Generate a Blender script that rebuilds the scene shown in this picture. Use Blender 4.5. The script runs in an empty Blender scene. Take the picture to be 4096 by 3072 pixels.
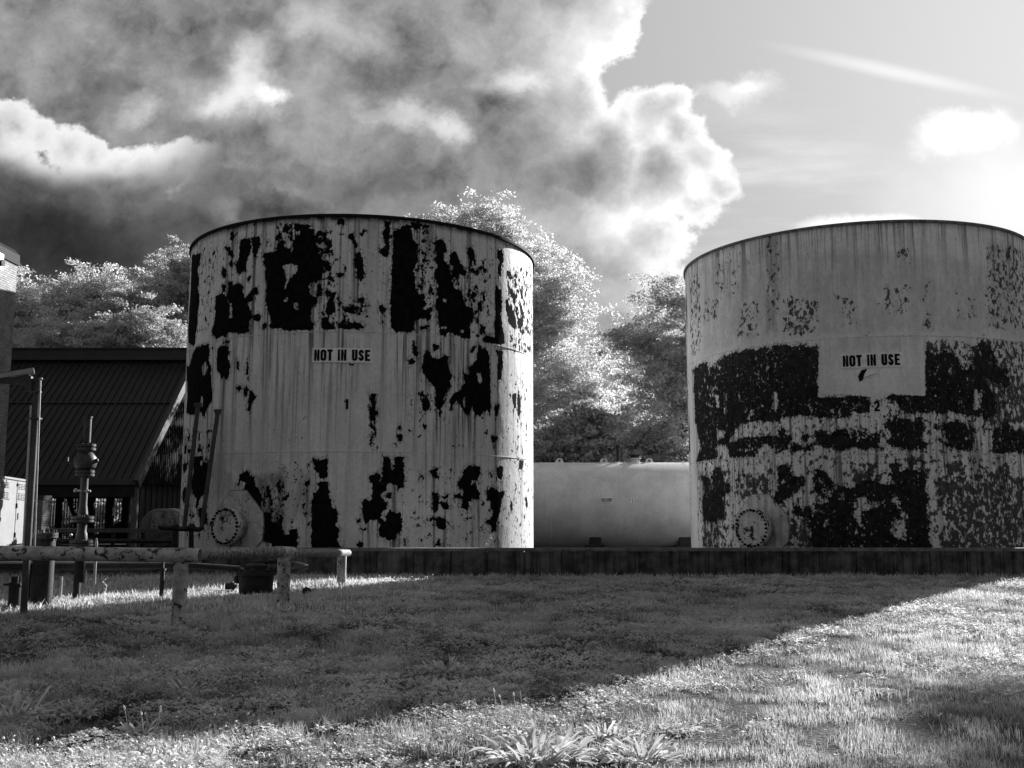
import bpy, math, random
import numpy as np
from mathutils import Vector, Matrix, Quaternion
random.seed(7); rng = np.random.default_rng(7)
sc = bpy.context.scene
COL = sc.collection
PI = math.pi
# ------------------------------------------------------------------ camera model (photo is 4096 x 3072)
F, PITCH, CH = 4006.0, 0.129, 1.20
SP, CP = math.sin(PITCH), math.cos(PITCH)
def ray(px, py):
    a, b = (px-2048)/F, (1536-py)/F
    return (a, CP-b*SP, SP+b*CP)
def U(px, py, Y):
    d = ray(px, py); k = Y/d[1]
    return Vector((d[0]*k, Y, CH+d[2]*k))
def G(px, py, z=0.0):
    d = ray(px, py); k = (z-CH)/d[2]
    return Vector((d[0]*k, d[1]*k, z))
cam_d = bpy.data.cameras.new('camera'); cam = bpy.data.objects.new('camera', cam_d); COL.objects.link(cam)
cam.location = (0, 0, CH); cam.rotation_euler = (PI/2+PITCH, 0, 0)
cam_d.sensor_width = 36; cam_d.lens = 36*F/4096; cam_d.clip_start = 0.05; cam_d.clip_end = 3000
sc.camera = cam
# ------------------------------------------------------------------ helpers
class MB:
    def __init__(s): s.v = []; s.f = []; s.sm = []
    def add(s, vs, fs, smooth=False):
        n = len(s.v); s.v += [tuple(v) for v in vs]; s.f += [tuple(i+n for i in f) for f in fs]; s.sm += [smooth]*len(fs); return s
    def box(s, c, d, rz=0, rx=0, ry=0, bev=0):
        m = Matrix.Translation(c) @ Matrix.Rotation(rz, 4, 'Z') @ Matrix.Rotation(ry, 4, 'Y') @ Matrix.Rotation(rx, 4, 'X')
        h = [x/2 for x in d]
        vs = [m @ Vector((x*h[0], y*h[1], z*h[2])) for x in (-1, 1) for y in (-1, 1) for z in (-1, 1)]
        return s.add(vs, [(0,1,3,2),(4,6,7,5),(0,4,5,1),(2,3,7,6),(0,2,6,4),(1,5,7,3)])
    def prism(s, pts, ext):
        ext = Vector(ext); n = len(pts)
        vs = [Vector(p) for p in pts] + [Vector(p)+ext for p in pts]
        return s.add(vs, [tuple(range(n))[::-1], tuple(range(n, 2*n))] + [(i, (i+1) % n, n+(i+1) % n, n+i) for i in range(n)])
    def tube(s, pts, r, n=14, caps=True, smooth=True):
        pts = [Vector(p) for p in pts]
        if not isinstance(r, (list, tuple)): r = [r]*len(pts)
        t0 = (pts[1]-pts[0]).normalized()
        a = Vector((0, 0, 1)) if abs(t0.z) < .9 else Vector((1, 0, 0))
        u = t0.cross(a).normalized(); base = len(s.v); vs = []
        for i, p in enumerate(pts):
            t = (pts[min(i+1, len(pts)-1)]-pts[max(i-1, 0)]).normalized()
            u = (u-t*u.dot(t)).normalized(); w = t.cross(u)
            for k in range(n):
                an = 2*PI*k/n; vs.append(p+(u*math.cos(an)+w*math.sin(an))*r[i])
        fs = []
        for i in range(len(pts)-1):
            for k in range(n):
                k2 = (k+1) % n; fs.append((i*n+k, i*n+k2, (i+1)*n+k2, (i+1)*n+k))
        s.add(vs, fs, smooth)
        if caps:
            s.add([vs[k] for k in range(n)], [tuple(range(n))[::-1]]); m = (len(pts)-1)*n
            s.add([vs[m+k] for k in range(n)], [tuple(range(n))])
        return s
    def lathe(s, prof, c=(0, 0, 0), ax='Z', n=40, smooth=True):
        c = Vector(c); vs = []
        q = {'Z': Matrix.Identity(3), 'X': Matrix.Rotation(PI/2, 3, 'Y'), 'Y': Matrix.Rotation(-PI/2, 3, 'X')}[ax] if isinstance(ax, str) else Vector((0, 0, 1)).rotation_difference(Vector(ax)).to_matrix()
        for r, z in prof:
            for k in range(n):
                a = 2*PI*k/n; vs.append(c+q @ Vector((r*math.cos(a), r*math.sin(a), z)))
        fs = [(i*n+k, i*n+(k+1) % n, (i+1)*n+(k+1) % n, (i+1)*n+k) for i in range(len(prof)-1) for k in range(n)]
        return s.add(vs, fs, smooth)
    def ball(s, c, r, n=12, sc_=(1, 1, 1)):
        c = Vector(c); prof = [(max(1e-4, math.sin(PI*i/(n//2)))*r, -math.cos(PI*i/(n//2))*r) for i in range(n//2+1)]
        b = MB().lathe(prof, (0, 0, 0), 'Z', n)
        return s.add([(c.x+v[0]*sc_[0], c.y+v[1]*sc_[1], c.z+v[2]*sc_[2]) for v in b.v], b.f, True)
    def build(s, name, m, parent=None, sharp=True):
        me = bpy.data.meshes.new(name); me.from_pydata(s.v, [], s.f); me.update()
        me.polygons.foreach_set('use_smooth', s.sm)
        if any(s.sm) and hasattr(me, 'set_sharp_from_angle'): me.set_sharp_from_angle(angle=math.radians(40))
        if m: me.materials.append(m)
        o = bpy.data.objects.new(name, me); COL.objects.link(o)
        if parent: o.parent = parent; o.matrix_parent_inverse = Matrix.Translation(-parent.location) if parent.type == 'EMPTY' else Matrix.Identity(4)
        return o
def npmesh(name, verts, faces, m, parent=None, attrs=None, smooth=False):
    """verts (n,3); faces (k,q) all same size"""
    me = bpy.data.meshes.new(name); nv, (nf, q) = len(verts), faces.shape
    me.vertices.add(nv); me.vertices.foreach_set('co', np.ascontiguousarray(verts, np.float32).ravel())
    me.loops.add(nf*q); me.loops.foreach_set('vertex_index', np.ascontiguousarray(faces, np.int32).ravel())
    me.polygons.add(nf); me.polygons.foreach_set('loop_start', np.arange(0, nf*q, q, dtype=np.int32))
    me.polygons.foreach_set('use_smooth', np.full(nf, smooth))
    me.update(calc_edges=True)
    for k, a in (attrs or {}).items():
        at = me.attributes.new(k, 'FLOAT', 'POINT'); at.data.foreach_set('value', np.ascontiguousarray(a, np.float32))
    if m: me.materials.append(m)
    o = bpy.data.objects.new(name, me); COL.objects.link(o)
    if parent: o.parent = parent; o.matrix_parent_inverse = Matrix.Translation(-parent.location) if parent.type == 'EMPTY' else Matrix.Identity(4)
    return o
def tag(o, label=None, cat=None, group=None, kind=None):
    if label: o['label'] = label
    if cat: o['category'] = cat
    if group: o['group'] = group
    if kind: o['kind'] = kind
    return o
def thing(name, label, cat, loc=(0, 0, 0), group=None):
    o = bpy.data.objects.new(name, None); COL.objects.link(o); o.location = loc; o.empty_display_size = .2
    return tag(o, label, cat, group)
def bolts(lst, parent, m, n=6):
    for a, c, r in lst: MB().tube([a, c], r, n).build('bolt', m, parent)
# ------------------------------------------------------------------ numpy noise
def vnoise(x, y, seed=0):
    xi = np.floor(x).astype(np.int64); yi = np.floor(y).astype(np.int64); fx = x-xi; fy = y-yi
    fx = fx*fx*(3-2*fx); fy = fy*fy*(3-2*fy)
    def h(a, b):
        n = (a*374761393+b*668265263+seed*974634777) & 0xffffffff
        n = ((n ^ (n >> 13))*1274126177) & 0xffffffff
        return ((n ^ (n >> 16)) & 0xffff)/65535.0
    return (h(xi, yi)*(1-fx)+h(xi+1, yi)*fx)*(1-fy)+(h(xi, yi+1)*(1-fx)+h(xi+1, yi+1)*fx)*fy
def fbm(x, y, seed=0, o=4):
    s = 0; a = .5; t = 0
    for i in range(o): s = s+a*vnoise(x*2**i, y*2**i, seed+i*17); t += a; a *= .5
    return s/t
# ------------------------------------------------------------------ materials
class NT:
    def __init__(s, name, world=False):
        if world: s.t = world.node_tree
        else:
            s.m = bpy.data.materials.new(name); s.m.use_nodes = True; s.t = s.m.node_tree
        s.t.nodes.clear()
    def n(s, typ, props=None, **ins):
        nd = s.t.nodes.new(typ)
        for k, v in (props or {}).items(): setattr(nd, k, v)
        for k, v in ins.items():
            key = int(k[1:]) if k[0] == 'i' and k[1:].isdigit() else k.replace('_', ' ')
            s.set(nd.inputs[key], v)
        return nd
    def set(s, sock, v):
        if isinstance(v, bpy.types.Node): v = v.outputs[0]
        if isinstance(v, bpy.types.NodeSocket): s.t.links.new(v, sock)
        else:
            if sock.type == 'RGBA' and isinstance(v, (int, float)): v = (v, v, v, 1)
            if sock.type == 'VECTOR' and isinstance(v, (int, float)): v = (v, v, v)
            sock.default_value = v
    def math(s, op, a, b=None, c=None, clamp=False):
        nd = s.t.nodes.new('ShaderNodeMath'); nd.operation = op; nd.use_clamp = clamp
        s.set(nd.inputs[0], a)
        if b is not None: s.set(nd.inputs[1], b)
        if c is not None: s.set(nd.inputs[2], c)
        return nd.outputs[0]
    def mr(s, v, a, b, c=0.0, d=1.0, smooth=True):
        nd = s.t.nodes.new('ShaderNodeMapRange'); nd.interpolation_type = 'SMOOTHSTEP' if smooth else 'LINEAR'
        for i, x in enumerate((v, a, b, c, d)): s.set(nd.inputs[i], x)
        return nd.outputs[0]
    def mix(s, f, a, b):
        nd = s.t.nodes.new('ShaderNodeMix'); nd.data_type = 'FLOAT'
        s.set(nd.inputs[0], f); s.set(nd.inputs[2], a); s.set(nd.inputs[3], b); return nd.outputs[0]
    def noise(s, vec, scale, detail=4, rough=.55, dist=0.0):
        nd = s.n('ShaderNodeTexNoise', Scale=scale, Detail=detail, Roughness=rough, Distortion=dist)
        if vec is not None: s.set(nd.inputs['Vector'], vec)
        return nd.outputs[0]
    def coords(s, scale=(1, 1, 1), out='Object'):
        tc = s.n('ShaderNodeTexCoord'); mp = s.n('ShaderNodeMapping', Vector=tc.outputs[out], Scale=scale); return mp.outputs[0]
    def attr(s, name): return s.n('ShaderNodeAttribute', dict(attribute_name=name)).outputs['Fac']
    def surf(s, col, rough=.7, metal=0, bump=None, bdist=.01, bstr=1, spec=.3, extra=None):
        p = s.n('ShaderNodeBsdfPrincipled', Base_Color=col, Roughness=rough, Metallic=metal)
        p.inputs['Specular IOR Level'].default_value = spec
        if bump is not None: s.set(p.inputs['Normal'], s.n('ShaderNodeBump', Height=bump, Distance=bdist, Strength=bstr).outputs[0])
        o = s.n('ShaderNodeOutputMaterial', Surface=p.outputs[0]); return s.m
def grime(name, base, var=.35, scale=6, rough=.75, bump=.3, streak=0, spots=0, spotcol=.02, metal=0, spec=.3, bscale=40):
    t = NT(name); c = t.coords()
    n1 = t.noise(c, scale, 6, .6); n2 = t.noise(c, bscale, 3)
    f = t.mr(n1, .3, .7, 1-var, 1+var); col = t.math('MULTIPLY', f, base)
    if streak:
        s_ = t.noise(t.coords((9, 9, .5)), 1, 4); col = t.math('MULTIPLY', col, t.mr(s_, .45, .65, 1, 1-streak))
    if spots:
        sp = t.noise(c, scale*1.7, 8, .7); col = t.mix(t.mr(sp, .62-spots*.2, .64-spots*.2), col, spotcol)
    col = t.math('MULTIPLY', col, t.mr(n2, .3, .7, .88, 1.12))
    return t.surf(col, rough, metal, n2, .004, bump, spec)
M = {}
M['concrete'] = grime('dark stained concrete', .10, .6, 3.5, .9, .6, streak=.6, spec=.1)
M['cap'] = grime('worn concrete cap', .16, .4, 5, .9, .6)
M['pipe_white'] = grime('weathered white pipe paint', .37, .4, 7, .6, .3, spots=.35, spotcol=.03)
M['pipe_peel'] = grime('flaking grey pipe paint', .22, .5, 16, .7, .6, spots=.45, spotcol=.04)
M['pipe_dark'] = grime('dark pipe paint', .03, .4, 8, .6, .3)
M['iron_dark'] = grime('blackened iron', .018, .5, 12, .6, .5)
M['iron_grey'] = grime('grey valve paint', .045, .35, 10, .5, .4, spots=.15)
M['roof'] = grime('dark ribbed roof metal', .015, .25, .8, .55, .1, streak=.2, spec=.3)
M['coping'] = grime('dark metal coping', .012, .3, 3, .7, .2, spec=.1)
M['roof_trim'] = grime('roof trim metal', .034, .2, 2, .5, .1)
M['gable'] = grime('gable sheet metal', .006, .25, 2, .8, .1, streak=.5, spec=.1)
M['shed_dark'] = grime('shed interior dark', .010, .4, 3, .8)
M['post_grey'] = grime('grey steel column', .06, .3, 4, .6)
M['cabinet'] = grime('grey cabinet enamel', .30, .06, 3, .4, .05)
M['cabinet_dark'] = grime('cabinet gap shade and dark fittings', .02, .2, 3, .6)
M['galv'] = grime('galvanised conduit', .4, .2, 9, .35, .1, metal=.5)
M['pole'] = grime('dark steel pole', .06, .3, 6, .5)
M['panel'] = grime('light panel frame', .35, .1, 6, .4)
M['bark'] = grime('dark tree bark', .035, .5, 5, .9, .8)
M['black'] = grime('lettering black', .008, .2, 20, .6, .1, spec=.1)
M['label'] = grime('sign vinyl', .88, .08, 6, .5, .05)
M['label_old'] = grime('aged sign vinyl', .90, .15, 9, .5, .05)
M['fuel'] = grime('fuel tank white enamel', .60, .14, 1.5, .45, .05, streak=.07)
M['gravel'] = grime('gravel', .035, .6, 30, .95, 1)
M['patch'] = grime('pale worn patch', .11, .7, 6, .8, spots=.2)
M['domem'] = grime('grey tank head paint', .055, .4, 5, .7)
M['flower'] = grime('pale clover bloom', .78, .2, 60, .9)
def brickmat(name, base, mortar, sw, sh):
    t = NT(name); tc = t.n('ShaderNodeTexCoord')
    geo = t.n('ShaderNodeSeparateXYZ', Vector=tc.outputs['Object'])
    uu = t.math('ADD', geo.outputs[0], geo.outputs[1]); cb = t.n('ShaderNodeCombineXYZ', X=uu, Y=geo.outputs[2], Z=0.0)
    b = t.n('ShaderNodeTexBrick', Vector=cb.outputs[0], Color1=base*1.15, Color2=base*.8, Mortar=mortar, Scale=1.0, Mortar_Size=.006, Brick_Width=sw, Row_Height=sh)
    b.inputs['Mortar Smooth'].default_value = .2
    v = t.n('ShaderNodeRGBToBW', Color=b.outputs[0]).outputs[0]
    v = t.math('MULTIPLY', v, t.mr(t.noise(t.coords(), 3, 5), .3, .7, .75, 1.2))
    return t.surf(v, .85, 0, t.math('SUBTRACT', 1.0, b.outputs['Fac']), .006, .7)
M['brick'] = brickmat('painted pale brick', .36, .12, .12, .046)
M['brick_low'] = brickmat('grey brick', .16, .04, .2, .07)
def leafmat(name, base, trans=.45, rough=.6):
    t = NT(name); a = t.attr('tone'); col = t.math('MINIMUM', t.math('MULTIPLY', a, base), .93)
    d = t.n('ShaderNodeBsdfPrincipled', Base_Color=col, Roughness=rough); d.inputs['Specular IOR Level'].default_value = .08
    tr = t.n('ShaderNodeBsdfTranslucent', Color=col)
    mx = t.n('ShaderNodeMixShader', Fac=trans, i1=d.outputs[0], i2=tr.outputs[0])
    t.n('ShaderNodeOutputMaterial', Surface=mx.outputs[0]); return t.m
M['leaf'] = leafmat('infrared bright leaf', .74, .58)
M['leaf_dark'] = leafmat('dark leaf', .50, .45)
M['grass'] = leafmat('lawn blade', .72, .5)
M['weed'] = leafmat('broad weed leaf', .85, .4)
t = NT('soil'); c = t.coords(out='Object')
col = t.math('MULTIPLY', t.mr(t.noise(c, 2.5, 8, .65), .3, .7, .5, 1.5), t.mr(t.noise(c, 40, 4), .3, .7, .03, .11))
M['soil'] = t.surf(col, .95, 0, t.noise(c, 30, 6), .03, 1, .1)
# ------------------------------------------------------------------ sun
AZ, EL = math.radians(36.3), math.radians(21.3)        # azimuth to the right of +Y
sd = Vector((math.sin(AZ)*math.cos(EL), math.cos(AZ)*math.cos(EL), math.sin(EL)))
sl = bpy.data.lights.new('sun', 'SUN'); sl.energy = 11.5; sl.angle = math.radians(.55); sl.color = (1, 1, 1)
so = bpy.data.objects.new('sun', sl); COL.objects.link(so); so.rotation_euler = sd.to_track_quat('Z', 'Y').to_euler(); so.location = (30, 40, 30)
sc.view_settings.view_transform = 'Standard'; sc.view_settings.look = 'None'; sc.view_settings.exposure = 0; sc.view_settings.gamma = 1
# ------------------------------------------------------------------ sky (world, fixed directions)
w = bpy.data.worlds.new('World'); sc.world = w; w.use_nodes = True
t = NT('', world=w)
tc = t.n('ShaderNodeTexCoord'); D = tc.outputs['Generated']
sep = t.n('ShaderNodeSeparateXYZ', Vector=D)
yy = t.math('MAXIMUM', sep.outputs[1], .12)
uvx = t.math('DIVIDE', sep.outputs[0], yy); uvz = t.math('DIVIDE', sep.outputs[2], yy)
P0 = t.n('ShaderNodeCombineXYZ', X=uvx, Y=uvz, Z=0.0).outputs[0]
def uv(px, py):
    d = ray(px, py); return (d[0]/d[1], d[2]/d[1])
def warp(vec, scale, amp, detail=6, rough=.6):
    nd = t.n('ShaderNodeTexNoise', Scale=scale, Detail=detail, Roughness=rough); t.set(nd.inputs['Vector'], vec)
    s_ = t.n('ShaderNodeVectorMath', dict(operation='SUBTRACT'), i0=nd.outputs['Color'], i1=(.5, .5, .5))
    m_ = t.n('ShaderNodeVectorMath', dict(operation='SCALE'), i0=s_.outputs[0], Scale=amp)
    a_ = t.n('ShaderNodeVectorMath', dict(operation='ADD'), i0=vec, i1=m_.outputs[0]); return a_.outputs[0]
P1 = warp(P0, 6.0, .13, 8, .66)      # broad turbulent warp for cloud tones
P2 = warp(P0, 11, .050, 8, .60)      # tight warp for crisp cumulus edges
def blob(vec, px, py, rx, ry, rot=0, inner=0.0):
    c = uv(px, py)
    mp = t.n('ShaderNodeMapping', dict(vector_type='TEXTURE'), Vector=vec, Location=(c[0], c[1], 0), Rotation=(0, 0, math.radians(rot)), Scale=(rx/F, ry/F, 1))
    ln = t.n('ShaderNodeVectorMath', dict(operation='LENGTH'), i0=mp.outputs[0]).outputs['Value']
    return t.mr(ln, 1.0, inner, 0.0, 1.0)
def circ(vec, px, py, r):
    c = uv(px, py); dd = t.n('ShaderNodeVectorMath', dict(operation='DISTANCE'), i0=vec, i1=(c[0], c[1], 0)).outputs['Value']
    return t.math('SUBTRACT', r/F, dd)
# cloud mass: union of puffs bounding the big bank on the left
puffs = [(1100, 100, 1330), (2250, 60, 330), (2050, 420, 420), (2420, -180, 200), (2420, 560, 190), (2500, 450, 110), (2600, 480, 150), (2690, 400, 90), (2720, 520, 130),
         (2790, 610, 120), (2830, 700, 100), (2760, 800, 110), (2640, 700, 200), (2600, 950, 150), (2450, 1050, 220), (2000, 1000, 560), (2650, 1100, 95), (2330, 700, 300), (2600, 1300, 130), (2300, 1500, 400), (1000, 1000, 1400)]
cs = None
for p in puffs:
    c_ = circ(P2, *p); cs = c_ if cs is None else t.math('SMOOTH_MAX', cs, c_, .008)
cs = t.math('ADD', cs, t.math('MULTIPLY', t.math('SUBTRACT', t.noise(P0, 17, 8, .62), .5), .060))
cloud = t.mr(cs, -.004, .007)
rim = t.mr(cs, .15, .0, smooth=False)               # silver edge
# clear sky on the right: physical sky plus haze towards the sun
sky = t.n('ShaderNodeTexSky', dict(sky_type='NISHITA', sun_disc=False, sun_elevation=EL, sun_rotation=AZ))
skyv = t.math('MULTIPLY', t.n('ShaderNodeRGBToBW', Color=sky.outputs[0]).outputs[0], .075)
SD = t.n('ShaderNodeVectorMath', dict(operation='DOT_PRODUCT'), i0=D, i1=tuple(sd)).outputs['Value']
glow = t.math('MULTIPLY', t.math('POWER', t.math('MAXIMUM', SD, 0.0), 14), .38)
clear = t.math('ADD', t.math('ADD', .24, t.math('MINIMUM', skyv, .22)), glow)
wisp = t.n('ShaderNodeMapping', Vector=P0, Rotation=(0, 0, math.radians(-35)), Scale=(2.2, 13, 1)).outputs[0]
wv = t.math('MULTIPLY', t.mr(t.noise(wisp, 1.6, 6, .6), .42, .8), blob(P0, 3050, 800, 800, 620))
clear = t.math('ADD', clear, t.math('MULTIPLY', wv, .30))
band = blob(P0, 3560, 285, 640, 50, -13); clear = t.math('ADD', clear, t.math('MULTIPLY', band, .22))
for (a, b, rx, ry, am) in [(3850, 565, 330, 150, .6), (2960, 320, 210, 90, .28), (3000, 350, 90, 40, .2), (3500, 890, 280, 45, .4), (3300, 900, 180, 40, .3), (4100, 850, 800, 420, .25)]:
    clear = t.math('ADD', clear, t.math('MULTIPLY', blob(P1 if ry > 50 else P2, a, b, rx, ry, 0, .1), am))
# tones inside the cloud bank
fine = t.noise(P1, 7, 9, .62); fine2 = t.noise(P2, 3.0, 7, .6)
tone = t.math('ADD', .215, t.math('MULTIPLY', t.math('SUBTRACT', fine, .5), .72))
tone = t.math('ADD', tone, t.math('MULTIPLY', t.math('SUBTRACT', t.noise(P2, 20, 8, .68), .5), .34))
tone = t.math('ADD', tone, t.math('MULTIPLY', t.math('SUBTRACT', fine2, .5), .25))
def billow(vec, sc_, det):
    n_ = t.noise(vec, sc_, det, .55); return t.math('SUBTRACT', 1.0, t.math('ABSOLUTE', t.math('SUBTRACT', t.math('MULTIPLY', n_, 4.0), 2.0)))
bil = t.math('ADD', t.math('MULTIPLY', billow(P1, 4.5, 5), .6), t.math('MULTIPLY', billow(P2, 11, 5), .4))
tone = t.math('ADD', tone, t.math('MULTIPLY', t.math('SUBTRACT', bil, .60), .34))
tone = t.math('MAXIMUM', tone, .04)
adds = [(850, 420, 260, 120, -10, .25, P2), (560, 250, 300, 260, -40, .10, P1), (1000, 330, 260, 170, -30, .55, P1), (1130, 370, 130, 60, 0, .5, P1),
        (1000, 160, 130, 150, 0, .35, P1), (1650, 480, 330, 120, -25, .38, P1), (1800, 580, 130, 110, 0, .35, P1), (200, 200, 500, 200, 0, .10, P1), (860, 420, 200, 90, 20, .3, P1), (560, 400, 130, 90, 0, .38, P1),
        (1250, 60, 200, 120, 0, .22, P1), (1450, 140, 260, 130, 0, .2, P1), (1900, 120, 280, 200, 0, .15, P1), (2250, 230, 420, 260, 0, .22, P1), (2800, 660, 130, 170, 0, .22, P2), (2400, 60, 250, 230, 0, .34, P1), (2050, 330, 250, 140, 0, .4, P1), (2560, 480, 220, 110, -20, .28, P2),
        (1150, 740, 200, 60, -10, .12, P1), (880, 830, 120, 90, -35, .2, P1), (1750, 820, 500, 100, 0, .1, P1), (2250, 900, 420, 200, 0, .25, P1), (2600, 820, 260, 100, 0, .10, P1), (2200, 80, 300, 160, 0, .2, P0), (2600, 1000, 200, 200, 0, .18, P1), (1950, 900, 300, 110, 0, .12, P1), (2400, 1200, 500, 250, 0, .12, P1)]
for (a, b, rx, ry, ro, am, pv) in adds:
    tone = t.math('ADD', tone, t.math('MULTIPLY', blob(pv, a, b, rx, ry, ro), am))
mults = [(150, 900, 900, 330, -8, .78), (400, 1100, 900, 330, 0, .80), (300, 250, 500, 130, -30, .30), (1000, 900, 700, 260, 0, .45), (1500, 760, 700, 200, -10, .35), (1350, 680, 500, 140, -10, .2), (2330, 640, 560, 190, 0, .50), (1550, 260, 250, 150, 0, .25), (1100, 50, 120, 90, 0, .25), (450, 330, 260, 130, -40, .3), (820, 240, 170, 170, 0, .3), (500, 680, 130, 60, 0, .5)]
for (a, b, rx, ry, ro, am) in mults:
    tone = t.math('MULTIPLY', tone, t.math('SUBTRACT', 1.0, t.math('MULTIPLY', blob(P1, a, b, rx, ry, ro), am)))
# a lower bank whose sunlit heads end crisply against the grey sheet above
c2 = None
for p in [(-120, 560, 210), (60, 500, 110), (170, 540, 90), (260, 590, 110), (370, 610, 85), (470, 650, 95), (580, 680, 100), (700, 640, 105), (830, 640, 90), (400, 950, 360), (-100, 900, 420), (900, 900, 260)]:
    c_ = circ(P2, *p); c2 = c_ if c2 is None else t.math('SMOOTH_MAX', c2, c_, .008)
c2 = t.math('ADD', c2, t.math('MULTIPLY', t.math('SUBTRACT', t.noise(P0, 26, 8, .62), .5), .040))
in2 = t.math('MULTIPLY', t.mr(c2, -.003, .005), blob(P0, 150, 700, 1000, 560, 0, .75))
lit2 = t.math('MULTIPLY', t.mr(t.math('ADD', c2, t.math('MULTIPLY', t.math('SUBTRACT', fine, .5), .07)), .060, .0), blob(P0, 250, 480, 800, 330, -8, .5))
b2 = t.math('ADD', t.math('MULTIPLY', tone, .62), t.math('MULTIPLY', t.math('POWER', lit2, 1.3), .78))
tone = t.mix(in2, tone, b2)
edgew = blob(P0, 2650, 550, 900, 900, 0, .55)
cl = t.math('ADD', tone, t.math('MULTIPLY', t.math('MULTIPLY', t.math('POWER', rim, 4.0), edgew), .72))
cl = t.math('ADD', cl, t.math('MULTIPLY', t.math('MULTIPLY', t.mr(t.math('ADD', cs, t.math('MULTIPLY', t.math('SUBTRACT', fine, .5), .05)), .030, .0), edgew), .22))
front = t.mix(cloud, clear, cl)
back = t.math('ADD', .12, t.math('MULTIPLY', t.mr(t.noise(D, 2.2, 5), .35, .65), .14))
wf = t.mr(sep.outputs[1], .15, .5)
val = t.mix(wf, back, front)
val = t.math('MULTIPLY', val, t.mr(sep.outputs[2], -.08, .0, .3, 1.0))
cc = t.n('ShaderNodeCombineColor', Red=val, Green=val, Blue=val)
bg = t.n('ShaderNodeBackground', Color=cc.outputs[0], Strength=1.0); t.n('ShaderNodeOutputWorld', Surface=bg.outputs[0])
w.cycles.sampling_method = 'MANUAL'; w.cycles.sample_map_resolution = 512
# ================================================================== storage tanks
HC = 2.44; TH = 3*HC
T1 = dict(c=(-3.623, 24.247), R=4.132, z0=0.0); T2 = dict(c=(8.433, 24.509), R=4.039, z0=-.017)
def ZA(*p): return [(700+x*.42194, 820+y*.42194) for x, y in p]
def ZB(*p): return [(1400+x*.42194, 820+y*.42194) for x, y in p]
def ZC(*p): return [(700+x*.45819, 1480+y*.45819) for x, y in p]
def ZD(*p): return [(1400+x*.45819, 1480+y*.45819) for x, y in p]
def ZE(*p): return [(2700+x*.63110, 850+y*.63110) for x, y in p]
def ZF(*p): return [(2700+x*.45220, 1500+y*.45220) for x, y in p]
def ZG(*p): return [(3396+x*.45220, 1500+y*.45220) for x, y in p]
def hit(T, px, py):
    """photo pixel -> (arc length s from the front of the tank, height z) on the shell"""
    d = ray(px, py); cx, cy = T['c']; R = T['R']
    a = d[0]**2+d[1]**2; b = -2*(d[0]*cx+d[1]*cy); c = cx*cx+cy*cy-R*R
    disc = b*b-4*a*c
    k = (-b-math.sqrt(max(disc, 0)))/(2*a)
    th = math.atan2(d[1]*k-cy, d[0]*k-cx)
    return ((th+PI/2)*R, CH+d[2]*k-T['z0'])
def psdf(P, S, Z):
    P = np.array(P); x0, z0 = P.min(0)-.4; x1, z1 = P.max(0)+.4
    m = (S > x0) & (S < x1) & (Z > z0) & (Z < z1)
    out = np.full(S.shape, -.4); s = S[m]; z = Z[m]
    if s.size == 0: return out
    d = np.full(s.shape, 9.); ins = np.zeros(s.shape, bool)
    for i in range(len(P)):
        ax, az = P[i]; bx, bz = P[(i+1) % len(P)]
        ex, ez = bx-ax, bz-az; L = ex*ex+ez*ez+1e-12
        tt = np.clip(((s-ax)*ex+(z-az)*ez)/L, 0, 1)
        d = np.minimum(d, np.hypot(s-ax-tt*ex, z-az-tt*ez))
        c = (az > z) != (bz > z); xx = ax+(z-az)*ex/(ez if abs(ez) > 1e-9 else 1e-9)
        ins ^= c & (s < xx)
    out[m] = np.where(ins, d, -d); return out
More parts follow.
